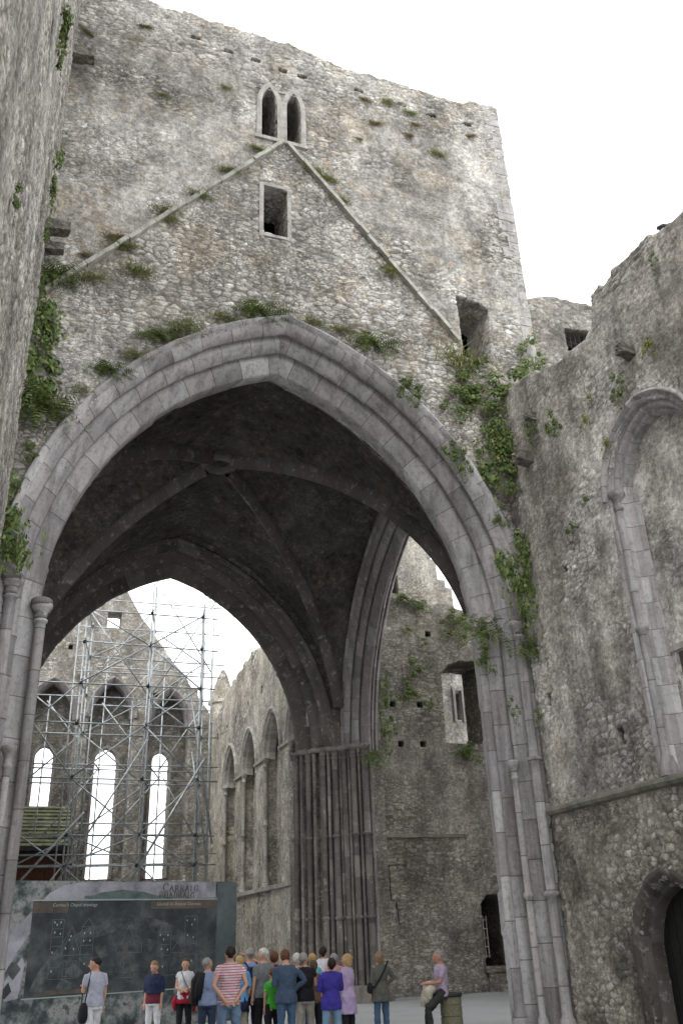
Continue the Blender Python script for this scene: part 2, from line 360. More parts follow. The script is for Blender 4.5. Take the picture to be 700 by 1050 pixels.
def grid_wall(name, outline, holes, h, O, U, V, depth, mat, parent=None, back=False):
    """dense wall face (a,b)->O+aU+bV, thickness 'depth' away from the viewer, with reveals; snapped to the outline"""
    O, U, V = (np.array(x, float) for x in (O, U, V)); N = np.cross(U, V)
    ol = np.array(outline); a0, b0 = ol.min(0)-h*.37; a1, b1 = ol.max(0)+h
    na, nb = int((a1-a0)/h)+1, int((b1-b0)/h)+1
    ca, cb_ = np.meshgrid(a0+(np.arange(na)+.5)*h, b0+(np.arange(nb)+.5)*h, indexing='ij')
    C_ = np.stack([ca.ravel(), cb_.ravel()], 1)
    ins = inpoly(C_, outline)
    for ho in holes: ins &= ~inpoly(C_, ho)
    ins = ins.reshape(na, nb)
    def vid(i, j): return i*(nb+1)+j
    I, J = np.nonzero(ins)
    F = np.stack([vid(I, J), vid(I+1, J), vid(I+1, J+1), vid(I, J+1)], 1)
    pad = np.zeros((na+2, nb+2), bool); pad[1:-1, 1:-1] = ins
    be = []
    for (di, dj, e) in ((0,-1,(0,1)), (1,0,(1,2)), (0,1,(2,3)), (-1,0,(3,0))):
        mk = ~pad[I+1+di, J+1+dj]; be.append(F[mk][:, list(e)])
    be = np.concatenate(be)
    ga, gb = np.meshgrid(a0+np.arange(na+1)*h, b0+np.arange(nb+1)*h, indexing='ij')
    P2 = np.stack([ga.ravel(), gb.ravel()], 1)
    bv = np.unique(be)
    Q, dd = nearest(P2[bv], [outline]+list(holes)); mk = dd < h*1.1; P2[bv[mk]] = Q[mk]
    used = np.unique(F); rem = -np.ones(len(P2), int); rem[used] = np.arange(len(used))
    P2u = P2[used]; V3 = O+P2u[:, :1]*U+P2u[:, 1:]*V
    F = rem[F]; be = rem[be]; ub = np.unique(be); nl = max(1, int(round(depth/max(h*1.5, .08))))
    if nl > 40: nl = 40
    vs = [V3]; fs = [F]; base = len(V3); prev = {int(v): int(v) for v in ub}; pm = np.full(len(V3), -1); pm[ub] = ub
    for k in range(1, nl+1):
        nv = V3[ub]-N*depth*k/nl; vs.append(nv); cm = np.full(len(V3), -1); cm[ub] = base+np.arange(len(ub)); base += len(ub)
        fs.append(np.stack([pm[be[:, 1]], pm[be[:, 0]], cm[be[:, 0]], cm[be[:, 1]]], 1)); pm = cm
    if back:
        vs.append(V3-N*depth*1.0); fs.append((F+base)[:, ::-1])
    me = mesh_from(name, np.concatenate(vs), np.concatenate(fs))
    return link(name, me, mat, parent)

def arch_line(cx, a, zs, apex, r=0., n=24, zb=0., jamb=True):
    """points (x,z) of a pointed arch, offset r outward; apex = height of the inner apex"""
    H = apex-zs; Rr = (a*a+H*H)/(2*a)
    th = math.acos(max(-1, min(1, (Rr-a)/(Rr+r))))
    L = []
    if jamb: L += [(cx-a-r, zb)]
    for k in range(n+1):
        t = th*k/n; L.append((cx-a+Rr-(Rr+r)*math.cos(t), zs+(Rr+r)*math.sin(t)))
    Rt = [(2*cx-x, z) for x, z in L[:-1]][::-1]
    return L+Rt
def arch_sweep(name, cx, a, zs, apex, prof, frame, mat, parent, zb=0., step=.07, bl=.52, orders=None, rough=.008, sides=(1,1), top=True, cut=None):
    """prof: list of (r, d, order). frame(x,z,d)->xyz. voussoirs get individual offsets and joints"""
    H = apex-zs; Rr = (a*a+H*H)/(2*a)
    V = []; UV = []; rows = []
    rr = np.random.default_rng(int(abs(cx*13+a*7+zs*3)*10)+3)
    jit = rr.normal(0, rough, (40, 400)); 
    # profile normals
    pts = np.array([(p[0], p[1]) for p in prof]); tg = np.gradient(pts, axis=0); nn = np.stack([-tg[:, 1], tg[:, 0]], 1); nn /= np.linalg.norm(nn, axis=1)[:, None]+1e-9
    samples = []
    if zb < zs:
        nj = max(2, int((zs-zb)/step))
        samples += [('j', k/nj) for k in range(nj)]
    thm = math.acos((Rr-a)/(Rr+.5)); na_ = int(Rr*thm/step)
    if top: samples += [('a', k/na_) for k in range(na_+1)]
    vcols = []
    side_list = []
    allV = []; allUV = []; faces = []
    npf = len(prof)
    for sgn in ((-1) if 0 else -1, 1):
        if not sides[0 if sgn < 0 else 1]: continue
        base = len(allV); ns = len(samples)
        for kind, t in samples:
            for j, (r, d, od) in enumerate(prof):
                if kind == 'j': z = zb+(zs-zb)*t; x = -a-r; ul = z; nx, nz = -1, 0
                else:
                    th = math.acos(max(-1, min(1, (Rr-a)/(Rr+r))))*t
                    x = -a+Rr-(Rr+r)*math.cos(th); z = zs+(Rr+r)*math.sin(th); ul = zs+(Rr+.4)*th; nx, nz = -math.cos(th), math.sin(th)
                off = od*.37*bl+(.19*bl if sgn > 0 else 0)
                u = (ul+off)/bl; k = int(u); f = u-k; g_ = min(f, 1-f)*bl
                dsp = jit[od % 40, (k+(200 if sgn > 0 else 0)) % 400]-(.014 if g_ < step*.35 else 0)
                if kind == 'a' and t > .985: dsp = 0
                dr, dd = nn[j]*dsp*(-1)
                x += nx*dr*1; z += nz*dr; d2 = d+dd
                allV.append(frame(cx+x*(-sgn), z, d2)); allUV.append((u*.52, od+.5+(60 if sgn > 0 else 0)))
        for i in range(ns-1):
            for j in range(npf-1):
                q = (base+i*npf+j, base+i*npf+j+1, base+(i+1)*npf+j+1, base+(i+1)*npf+j)
                faces.append(q if sgn < 0 else q[::-1])
    F = np.array(faces); U_ = np.array(allUV)[F.ravel()]
    # keep uv order index of face constant: use first corner's order
    U4 = U_.reshape(-1, 4, 2); U4[:, :, 1] = U4[:, :1, 1]; mn = np.floor(U4[:, :, 0]/.52+1e-6).min(1)
    me = mesh_from(name, allV, F, uv=U4.reshape(-1, 2))
    return link(name, me, mat, parent)
def mould(depth, rw, mirror=True, inner=False):
    """three chamfered orders with a quirked roll and hood"""
    P = [(rw+.17, .05, 0), (rw+.17, -.10, 0), (rw+.10, -.13, 0), (rw+.03, -.03, 0), (rw, .0, 1),
         (rw-.04, .0, 1), (rw-.24, .20, 1), (rw-.245, .27, 1), (rw-.13, .30, 1), (rw-.11, .41, 2), (rw-.32, .42, 2), (rw-.34, .44, 2), (rw-.53, .62, 2), (rw-.535, .69, 2), (rw-.43, .72, 2), (rw-.41, .82, 3),
         (rw-.62, .83, 3), (rw-.64, .85, 3), (rw-.93, 1.02, 3), (rw-.95, 1.06, 3), (rw-.95, depth/2, 3)]
    if inner: return [(rw-(rw-r0)*rw/.95, d0, o0) for r0, d0, o0 in P[:-1]]+[(0, 1.36, 4), (.14, 1.46, 4), (.20, 1.48, 4), (.22, 1.60, 5), (.40, 1.78, 5), (.44, 1.80, 5), (.46, 1.95, 6), (.64, 2.14, 6), (.68, 2.16, 6), (.70, depth+.02, 6)]
    if mirror: P = P+[(r, depth-d, o+4) for r, d, o in P[::-1]][1:]
    return P

# ------------------------------------------------------------------ ground
gm, nt, b, out = newmat('pale_gravel'); g = G(nt)
tc = g.n('ShaderNodeTexCoord'); P = tc.outputs['Object']
n1 = g.noise(P, 60, 4, .7); n2 = g.noise(P, .6, 5, .6)
c = g.ramp(n1.outputs['Fac'], [(.35, (.24,.245,.25)), (.65, (.44,.445,.45))])
c = g.mix(g.ramp(n2.outputs['Fac'], [(.4, 0.), (.7, .45)]), c, (.24,.235,.22))
g.l(c, b.inputs['Base Color']); bp = g.n('ShaderNodeBump'); bp.inputs['Distance'].default_value = .01; g.l(n1.outputs['Fac'], bp.inputs['Height']); g.l(bp.outputs[0], b.inputs['Normal'])
link('ground', mesh_from('ground', [(-1500,-1500,0),(1500,-1500,0),(1500,1500,0),(-1500,1500,0)], [(0,1,2,3)]), gm).__setitem__('kind', 'structure')

# ------------------------------------------------------------------ crossing tower
TW = empty('crossing_tower', (5, 17, 0), 'tall roofless-looking crossing tower of grey rubble with the huge moulded pointed arch', 'tower')
WZ, WAP = 8.1, 14.95
a_w, cx_w = 5.02, 4.98
top = ragged([(12.15, 26.1), (11.2, 26.15), (10.9, 25.85), (8.4, 25.9), (6.8, 25.95), (5.2, 26.25), (3.7, 26.35), (1.0, 26.4), (-1.4, 26.5)], .07, .3, 3)
outl = [(-1.4, 0), (12.15, 0), (12.15, 22)]+top
def lancet_hole(x0, x1, z0, zs, za, n=8):
    return arch_line((x0+x1)/2, (x1-x0)/2, zs, za, 0, n, z0)
h_arch = arch_line(cx_w, a_w, WZ, WAP, .82, 40, -.5)
h_l1 = lancet_hole(4.29, 4.74, 22.1, 23.45, 24.12); h_l2 = lancet_hole(5.02, 5.45, 22.1, 23.45, 24.12)
h_win = [(4.37, 18.6), (5.02, 18.55), (5.02, 20.25), (4.37, 20.28)]
h_op = [(9.88, 15.75), (10.75, 15.65), (10.82, 17.55), (10.5, 17.75), (9.85, 17.85)]
puts = [(3.93,25.1),(2.15,25.33),(3.1,25.15),(4.75,24.98),(5.35,24.95),(7.15,25.02),(8.55,24.95),(9.55,24.82),(10.8,24.88)]
put_holes = [[(x,z),(x+.32,z-.02),(x+.34,z+.13),(x+.05,z+.15)] for x, z in puts]
grid_wall('west_wall', outl, [h_arch, h_l1, h_l2, h_win, h_op]+put_holes, .042, (0,17,0), (1,0,0), (0,0,1), 1.3, M['tower'], TW)
# darkness of the tower rooms behind its openings, and the wall's inner face
mb = MB()
for x0, x1, z0, z1, y1 in ((3.6, 5.9, 18.2, 24.6, 19.2), (9.3, 11.6, 15.2, 18.3, 19.2)):
    y0 = 18.3
    mb.box((x0, y1, z0), (x1, y1+.2, z1)); mb.box((x0-.2, y0, z0), (x0, y1+.2, z1)); mb.box((x1, y0, z0), (x1+.2, y1+.2, z1))
    mb.box((x0-.2, y0, z1), (x1+.2, y1+.2, z1+.2)); mb.box((x0-.2, y0, z0-.2), (x1+.2, y1+.2, z0))
mb.build('window_chamber', M['soffit'], TW)
for x, z in puts: mb = MB(); mb.box((x-.1, 17.34, z-.15), (x+.5, 17.4, z+.3)); mb.build('putlog_hole_back', M['soffit'], TW)
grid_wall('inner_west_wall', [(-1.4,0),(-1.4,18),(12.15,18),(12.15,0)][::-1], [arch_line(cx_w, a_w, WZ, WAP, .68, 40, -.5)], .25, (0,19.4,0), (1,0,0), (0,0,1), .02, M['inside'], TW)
def fw(x, z, d): return (x, 17+d, z)
arch_sweep('west_arch', cx_w, a_w, WZ, WAP, mould(2.4, .82, True, True), fw, M['arch'], TW, step=.075, bl=.8, rough=.011)
# tower body above and around (coarse but real)
mb = MB(); mb.box((11.0,18.3,18.2),(12.1,32.6,25.9)); mb.box((-1.4,18.3,18),(-.3,32.6,25.9)); mb.box((-1.4,31.5,17),(12.1,33.0,25.9)); mb.box((-1.3,18.0,24.9),(12.0,32.8,25.1))
mb.box((11.2,18.3,16.6),(12.1,31,18.2))
mb.build('upper_wall', M['inside'], TW)
# south-west quoins of the tower
mb = MB(); rq = random.Random(5); z = 14.5
while z < 26.0:
    hh = rq.uniform(.26, .42); wq = rq.choice((.32, .55)); mb.box((12.15-wq, 16.99+rq.uniform(-.012,.012), z), (12.165+rq.uniform(-.02,.02), 17.5, z+hh-.02)); z += hh
me_q = mb.build('quoin', M['quoin'], TW); me_q['kind'] = 'stuff'

# dressed frames of the tower windows
def ring(path_in, path_out, y0, y1):
    m2 = MB(); n = len(path_in)
    V = []
    for (xi, zi), (xo, zo) in zip(path_in, path_out):
        V += [(xi, y0, zi), (xo, y0, zo), (xo, y1, zo), (xi, y1, zi)]
    F = []
    for i in range(n-1):
        for k in range(4): F.append((i*4+k, i*4+(k+1) % 4, (i+1)*4+(k+1) % 4, (i+1)*4+k))
    F.append((3,2,1,0)); e = (n-1)*4; F.append((e, e+1, e+2, e+3)); m2.add(V, F); return m2
tl = None
lw = link('lancet_window', mesh_from('lancet_window', *(lambda b: (b.V, b.F))(ring(arch_line(4.515,.225,23.45,24.12,0,8,22.1), arch_line(4.515,.225,23.45,24.12,.145,8,22.1), 16.95, 17.45))), M['dress'], TW)
lw2 = link('lancet_window', mesh_from('lancet_window', *(lambda b: (b.V, b.F))(ring(arch_line(5.235,.215,23.45,24.12,0,8,22.1), arch_line(5.235,.215,23.45,24.12,.14,8,22.1), 16.95, 17.45))), M['dress'], TW)
mb = MB(); mb.box((4.74,16.94,22.1),(5.02,17.46,23.6)); mb.box((4.1,16.93,21.98),(5.62,17.3,22.1)); mb.box((4.12,16.955,24.0),(5.6,17.2,24.02)); mb.build('mullion', M['dress'], lw)
sw = MB(); sw.box((4.25,16.985,18.46),(4.365,17.4,20.36)); sw.box((5.025,16.985,18.46),(5.13,17.4,20.36)); sw.box((4.366,16.98,20.265),(5.024,17.4,20.37)); sw.box((4.366,16.97,18.47),(5.024,17.6,18.56))
sw.build('window_frame', M['dress'], TW)

# roof crease: sloping drip course left by the lost nave roof
def crease(p0, p1, seed):
    rr = random.Random(seed); m2 = MB(); p0 = Vector(p0); p1 = Vector(p1); L = (p1-p0).length; t = 0; ang = math.atan2(p1.z-p0.z, p1.x-p0.x)
    while t < L:
        l = rr.uniform(.32, .75); c0 = p0+(p1-p0)*(t/L); c1 = p0+(p1-p0)*(min(t+l-.015, L)/L); rt = Matrix.Rotation(-ang, 3, 'Y')
        cc = (c0+c1)/2; hl = (c1-c0).length/2; jy = rr.uniform(-.025, .025); jz = rr.uniform(-.015, .015)
        if rr.random() > .02:
            m2.box((cc.x-hl, 16.85+jy, cc.z-.055+jz), (cc.x+hl, 17.12, cc.z+.05+jz), rt, (cc.x, 17, cc.z))
            m2.box((cc.x-hl, 16.92+jy, cc.z+.052+jz), (cc.x+hl, 17.12, cc.z+.09+jz), rt, (cc.x, 17, cc.z))
        t += l
    return m2
crease((-.75,16.95,15.35), (4.9,16.95,22.0), 1).build('roof_crease', M['crease'], TW)
crease((5.05,16.95,22.0), (9.75,16.95,16.2), 2).build('roof_crease', M['crease'], TW)

# shafts with capitals on the west arch jambs
def shaft_prof(z0, z1, r, rings=()):
    P = [(r*1.9, z0), (r*1.9, z0+.18), (r*1.5, z0+.26), (r*1.45, z0+.32), (r, z0+.38)]
    for zr in sorted(rings): P += [(r, zr-.05), (r*1.5, zr-.02), (r*1.55, zr+.04), (r, zr+.08)]
    P += [(r, z1-.42), (r*1.3, z1-.40), (r*1.3, z1-.35), (r*1.02, z1-.33), (r*1.12, z1-.22), (r*1.65, z1-.13), (r*1.9, z1-.10), (r*2.0, z1-.03), (r*1.85, z1), (.001, z1)]
    return P
def shaft(x, y, z0, z1, r, mat, parent, rings=(), n=16, name='shaft'):
    P = shaft_prof(z0, z1, r, rings); Q = [P[0]]
    for (r0, za), (r1, zb) in zip(P[:-1], P[1:]):
        if zb-za > .5:
            k = int((zb-za)/.25)
            for i in range(1, k): Q.append((r0, za+(zb-za)*i/k))
        Q.append((r1, zb))
    n = 14; V = []; F = []; uv = []
    ox = random.uniform(0, 50)
    for rr_, zz in Q:
        for j in range(n):
            a = 2*math.pi*j/n; V.append((x+rr_*math.cos(a), y+rr_*math.sin(a), zz))
    for i in range(len(Q)-1):
        for j in range(n):
            F.append((i*n+j, i*n+(j+1) % n, (i+1)*n+(j+1) % n, (i+1)*n+j)); 
            for ii in (i, i, i+1, i+1): uv.append((Q[ii][1]*.6+ox, ox))
    me = mesh_from(name, V, np.array(F), uv=uv, smooth=True)
    return link(name, me, mat, parent)
for (x, y, zt, rg) in ((.02, 17.86, 8.22, ()), (-.58, 17.10, 8.42, ()), (9.93, 17.86, 8.22, ()), (10.54, 17.10, 8.42, (5.25, 2.55))):
    shaft(x, y, 0, zt, .105, M['arch'], TW, rg)
for (x, y) in ((-.26, 17.52), (10.24, 17.52)): shaft(x, y, 0, 5.3, .07, M['arch'], TW, (2.55,))

def capital(x, y, z, r, parent, mat='cap'):
    mb = MB(); mb.lathe((x, y, z), [(r*.9,-.34),(r*1.25,-.33),(r*1.3,-.28),(r*1.05,-.26),(r*1.15,-.16),(r*1.6,-.08),(r*2.05,-.05),(r*2.15,.0),(r*2.1,.06),(r*1.7,.09),(.001,.10)], 20); return mb.build('capital', M[mat], parent, True)
for x, y, zt in ((.0, 17.84, 8.22), (-.60, 17.08, 8.42), (9.95, 17.84, 8.22), (10.56, 17.08, 8.42)): capital(x, y, zt, .10, TW)
# east, south and north arches of the crossing
def fe(x, z, d): return (x, 30.8+d, z)
a_e, cx_e = 4.98, 4.62
mould2 = mould(2.4, .95)
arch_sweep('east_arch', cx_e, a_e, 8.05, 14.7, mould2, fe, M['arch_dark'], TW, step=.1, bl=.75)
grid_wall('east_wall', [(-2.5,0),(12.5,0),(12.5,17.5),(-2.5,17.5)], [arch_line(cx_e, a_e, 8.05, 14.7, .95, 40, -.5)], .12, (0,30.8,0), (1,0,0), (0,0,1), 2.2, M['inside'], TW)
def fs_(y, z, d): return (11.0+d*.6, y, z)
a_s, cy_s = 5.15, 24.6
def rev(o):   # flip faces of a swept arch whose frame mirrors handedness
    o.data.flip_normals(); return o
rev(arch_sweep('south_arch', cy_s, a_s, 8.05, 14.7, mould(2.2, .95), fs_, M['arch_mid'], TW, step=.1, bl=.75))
def wallX(name, x, y0, y1, z1, hole, depth, sgn, mat, h=.14, parent=None, outline=None, holes=None):
    """wall in a plane of constant X; sgn=-1 faces -X (a=-y), sgn=+1 faces +X (a=y)"""
    if sgn < 0: U = (0,-1,0); fl = lambda L: [(-a, b) for a, b in L]
    else: U = (0,1,0); fl = lambda L: L
    oo = outline or [(y0,0),(y1,0),(y1,z1),(y0,z1)]
    hs = holes if holes is not None else ([hole] if hole else [])
    return grid_wall(name, fl(oo), [fl(q) for q in hs], h, (x,0,0), U, (0,0,1), depth, mat, parent)
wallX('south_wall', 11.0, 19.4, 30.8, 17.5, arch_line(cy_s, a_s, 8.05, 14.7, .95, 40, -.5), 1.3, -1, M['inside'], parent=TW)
wallX('outer_south_wall', 12.32, 19.0, 31.0, 17.5, arch_line(cy_s, a_s, 8.05, 14.7, .95, 40, -.5), .1, 1, M['inside'], h=.3, parent=TW)
def fn_(y, z, d): return (-.6-d, y, z)
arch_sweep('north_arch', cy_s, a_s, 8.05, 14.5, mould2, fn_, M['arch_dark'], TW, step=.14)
wallX('north_wall', -.6, 19.4, 30.8, 17.5, arch_line(cy_s, a_s, 8.05, 14.5, .95, 40, -.5), 2.2, 1, M['inside'], h=.2, parent=TW)

# ribbed vault
VX0, VX1, VY0, VY1 = -1.0, 11.0, 19.4, 30.8; vcx, vcy = (VX0+VX1)/2, (VY0+VY1)/2; vax, vay = (VX1-VX0)/2, (VY1-VY0)/2
VS, VH = 8.0, 8.0
def ph(u):       # pointed arch height, u in -1..1, half width 1 -> 0..1
    u = np.clip(np.abs(u), 0, 1); H = 1.34; Rr = (1+H*H)/2; return np.sqrt(np.maximum(0, Rr*Rr-(Rr-1+u)**2))/H
def vz(x, y):
    u = (x-vcx)/vax; v = (y-vcy)/vay
    return VS+VH*np.maximum(ph(u), ph(v))+.25*(1-np.clip(np.abs(u), 0, 1)**2)*(1-np.clip(np.abs(v), 0, 1)**2)
h = .09; xs = np.linspace(VX0, VX1, int(2*vax/h)+1); ys = np.linspace(VY0, VY1, int(2*vay/h)+1)
X, Y = np.meshgrid(xs, ys, indexing='ij'); Zv = vz(X, Y); nx_, ny_ = X.shape
I, J = np.meshgrid(np.arange(nx_-1), np.arange(ny_-1), indexing='ij'); I = I.ravel(); J = J.ravel()
F = np.stack([I*ny_+J, I*ny_+J+1, (I+1)*ny_+J+1, (I+1)*ny_+J], 1)
cxy = np.stack([(X.ravel()[F].mean(1)), (Y.ravel()[F].mean(1))], 1); bx, by = vcx, vcy
F = F[np.hypot(cxy[:, 0]-bx, cxy[:, 1]-by) > .34]
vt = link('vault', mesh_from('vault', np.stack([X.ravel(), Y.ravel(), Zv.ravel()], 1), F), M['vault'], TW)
def rib_sweep(name, p_of_t, n, w, dep, mat, parent):
    """moulded rib under the vault along p_of_t"""
    prof = [(-w, .12), (-w, -.10), (-w*.75, -.14), (-w*.62, -.24), (-w*.3, -dep*.8), (-w*.22, -dep), (w*.22, -dep), (w*.3, -dep*.8), (w*.62, -.24), (w*.75, -.14), (w, -.10), (w, .12)]
    V = []; UV = []; s = 0; prev = None
    for i in range(n+1):
        t = i/n; p = Vector(p_of_t(t)); q = Vector(p_of_t(min(1, t+1e-3))); q0 = Vector(p_of_t(max(0, t-1e-3))); d = (q-q0).normalized()
        side = d.cross(Vector((0,0,1))); 
        if side.length < 1e-4: side = Vector((1,0,0))
        side.normalize(); up = side.cross(d)
        if prev is not None: s += (p-prev).length
        prev = p
        for a, b in prof: V.append(p+side*a+up*b); UV.append((s, 3.5))
    k = len(prof); F = []
    for i in range(n):
        for j in range(k-1): F.append((i*k+j, i*k+j+1, (i+1)*k+j+1, (i+1)*k+j))
    F = np.array(F)
    return link(name, mesh_from(name, V, F, uv=np.array(UV)[F.ravel()]), mat, parent)
for sx, sy in ((-1,-1),(1,-1),(-1,1),(1,1)):
    def pt(t, sx=sx, sy=sy):
        k = .065+(1-.065)*t; k = min(k, .975); x = vcx+sx*vax*k; y = vcy+sy*vay*k; return (x, y, float(vz(x, y)))
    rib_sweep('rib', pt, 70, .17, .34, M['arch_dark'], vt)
mb = MB(); zb_ = float(vz(vcx+.4, vcy))
mb.lathe((vcx, vcy, zb_), [(.62,.1),(.62,-.16),(.56,-.26),(.46,-.30),(.40,-.24),(.36,-.1),(.34,.5),(.34,1.4)], 28); mb.build('boss', M['dress_dark'], vt, True)

# clustered shafts of the south-east crossing pier and south-west one
SE = [(9.54,31.9),(9.64,31.56),(9.86,31.38),(9.98,31.12),(10.26,30.92),(10.40,30.72),(10.62,30.66),(10.80,30.56),(10.92,30.44),(11.02,30.26),(11.14,30.10),(11.28,29.92),(11.44,29.80)]
for i, (x, y) in enumerate(SE):
    shaft(x, y, 0, 8.12, .115 if i % 2 == 0 else .06, M['pier'], TW, (5.08, 2.48) if i % 2 == 0 else ())
mb = MB()      # continuous impost band
pth = [(9.42,32.0),(9.52,31.36),(9.84,31.26),(9.86,30.95),(10.14,30.86),(10.3,30.6),(10.5,30.5),(10.72,30.38),(10.84,30.22),(10.94,30.0),(11.08,29.86),(11.4,29.66)]
V = []; F = []
for x, y in pth:
    V += [(x-.02,y-.02,7.96),(x-.06,y-.06,8.0),(x-.07,y-.07,8.1),(x,y,8.14),(x+.6,y+.6,8.14)]
for i in range(len(pth)-1):
    for j in range(4): F.append((i*5+j,(i+1)*5+j,(i+1)*5+j+1,i*5+j+1))
mb.add(V, F); mb.build('impost_band', M['dress_pier'], TW)
core = MB(); poly = [(9.6,32.1),(9.8,31.6),(10.2,31.1),(10.55,30.9),(10.75,30.8),(10.95,30.7),(11.1,30.55),(11.35,30.35),(11.65,30.1),(12.25,30.1),(12.25,33.0),(9.6,33.0)]
core.add([(x,y,0) for x, y in poly]+[(x,y,7.97) for x, y in poly], [(i,(i+1)%12,(i+1)%12+12,i+12) for i in range(12)])
core.build('south_east_pier', M['trans'], TW)
plb = MB(); 
P5 = [(9.3,32.2),(9.3,31.4),(9.75,30.8),(10.2,30.4),(10.6,30.2),(10.9,29.85),(11.3,29.5),(11.7,29.6),(12.0,32.6),(9.6,32.6)]
plb.add([(x,y,0) for x,y in P5]+[(x+.02,y+.04,.42) for x,y in P5]+[(x+.12,y+.14,.5) for x,y in P5], [(i,(i+1)%10,(i+1)%10+10,i+10) for i in range(10)]+[(i+10,(i+1)%10+10,(i+1)%10+20,i+20) for i in range(10)]+[tuple(range(20,30))])
plb.build('pier_plinth', M['dress_pier'], TW)

# ------------------------------------------------------------------ south nave wall (right)
NR = empty('south_nave_wall', (10.7, 12, 0), 'ruined nave wall of patched rubble on the right with blind arch and doorway', 'wall')
YA, YB = 2.5, 17.0
rtop = ragged([(17.0,14.3),(16.5,14.55),(15.6,14.35),(14.2,13.85),(13.0,13.62),(12.75,13.75),(12.6,14.45),(11.8,14.55),(10.5,14.4),(9.6,14.1),(8,14.2),(2.5,14.3)], .07, .28, 8)
rec_c, rec_a, rec_zs, rec_za = 11.9, 1.06, 9.74, 10.97
h_rec = arch_line(rec_c, rec_a, rec_zs, rec_za, .24, 16, 4.24)
outU = [(17.0,4.12)]+rtop[0:]+[(2.5,4.12)]
smallh = [[(14.30,5.0),(14.08,5.0),(14.08,5.35),(14.30,5.33)], [(16.55,6.3),(16.38,6.25),(16.38,6.55),(16.55,6.6)], [(15.2,8.9),(15.05,8.9),(15.05,9.05),(15.2,9.05)]]
wallX('upper_wall', 10.7, 0,0,0, None, .5, -1, M['nave_r'], h=.036, parent=NR, outline=outU, holes=[h_rec]+smallh)
h_door = arch_line(13.6, .95, 1.45, 2.62, 0, 10, -.3)
wallX('lower_wall', 10.66, 0,0,0, None, .45, -1, M['nave_low'], h=.036, parent=NR, outline=[(17.0,0),(17.0,4.12),(2.5,4.12),(2.5,0)], holes=[h_door])
mb = MB(); mb.box((11.16,2.5,.0),(12.2,12.9,13.7)); mb.box((11.16,14.6,0),(12.2,16.99,13.4)); mb.box((11.16,12.9,2.8),(12.2,14.6,13.2)); mb.build('wall_core', M['inside'], NR)
for q in smallh: mb = MB(); mb.box((10.95, q[1][0]-.1, q[0][1]-.1), (10.99, q[0][0]+.1, q[2][1]+.1)); mb.build('putlog_hole_back', M['black'], NR)
# infill of the blind arch with its window
hwin = [(12.72,5.45),(11.95,5.45),(11.95,6.42),(12.72,6.42)]
wallX('blind_arch_infill', 11.1, 0,0,0, None, .5, -1, M['plaster'], h=.04, parent=NR, outline=[(13.3,4.1),(13.3,11.6),(9.2,11.6),(9.2,4.1)], holes=[hwin])
mb = MB(); mb.box((11.45,11.8,5.3),(11.55,12.9,6.6)); mb.build('window_dark_back', M['black'], NR)
mb = MB(); mb.box((11.05,11.85,6.43),(11.3,12.82,6.54)); mb.build('window_lintel', M['dress'], NR)
def fr(y, z, d): return (10.7+d, y, z)
pr = [(.28,.04,0),(.28,-.07,0),(.22,-.09,0),(.19,-.02,0),(.17,.02,0),(.13,-.02,1),(.08,.0,1),(.075,.07,1),(.06,.10,2),(.02,.07,2),(-.03,.10,2),(-.035,.18,2),(-.05,.21,3),(-.09,.19,3),(-.13,.23,3),(-.14,.42,3)]
pr = [((q0+.14)*1.07, q1, q2) for q0, q1, q2 in pr]
rev(arch_sweep('blind_arch', rec_c, rec_a, rec_zs, rec_za, pr, fr, M['arch'], NR, zb=rec_zs, step=.06, bl=.6, rough=.003))
# dressed jamb and detached shaft of the blind arch
mb = MB(); V=[];
for yy, sg in ((13.19,1),(10.61,-1)):
    mb = MB(); mb.box((10.66, min(yy-sg*.5,yy), 4.25), (11.08, max(yy-sg*.5,yy)-.0, rec_zs-.05)) if 0 else None
    P = [(10.69,.12),(10.67,0.0),(10.78,-.03),(10.80,-.16),(10.9,-.18),(11.0,-.27),(11.09,-.36)]
    V = []; F = []; uv = []
    nz = 40
    for k in range(nz+1):
        z = 4.26+(rec_zs+.05-4.26)*k/nz
        for x, o in P: V.append((x+random.uniform(-.004,.004), yy+sg*o, z)); 
    for k in range(nz):
        for j in range(len(P)-1): F.append((k*7+j,k*7+j+1,(k+1)*7+j+1,(k+1)*7+j)); uv += [((5.4*kk/nz), j+.5+sg) for kk in (k,k,k+1,k+1)]
    link('dressed_jamb', mesh_from('dressed_jamb', V, np.array(F), uv=uv), M['arch'], NR)
    shaft(10.78, yy-sg*.13+.06*sg, 4.26, rec_zs+.12, .085, M['arch'], NR, (6.95,)); capital(10.76, yy-sg*.07, rec_zs+.06, .072, NR)
# string course, broken into lengths
mb = MB(); y = 2.5; rr = random.Random(3)
while y < 16.9:
    l = rr.uniform(.5, .95); y1 = min(y+l-.012, 16.9); j = rr.uniform(-.01,.01)
    V = [(10.72,y,4.04+j),(10.56,y,4.08+j),(10.52,y,4.14+j),(10.54,y,4.2+j),(10.72,y,4.27+j)]; V += [(a,y1,c) for a,b_,c in V]
    mb.add(V, [(0,1,6,5),(1,2,7,6),(2,3,8,7),(3,4,9,8),(0,4,3,2,1),(5,6,7,8,9)]); y += l
mb.build('string_course', M['course'], NR)
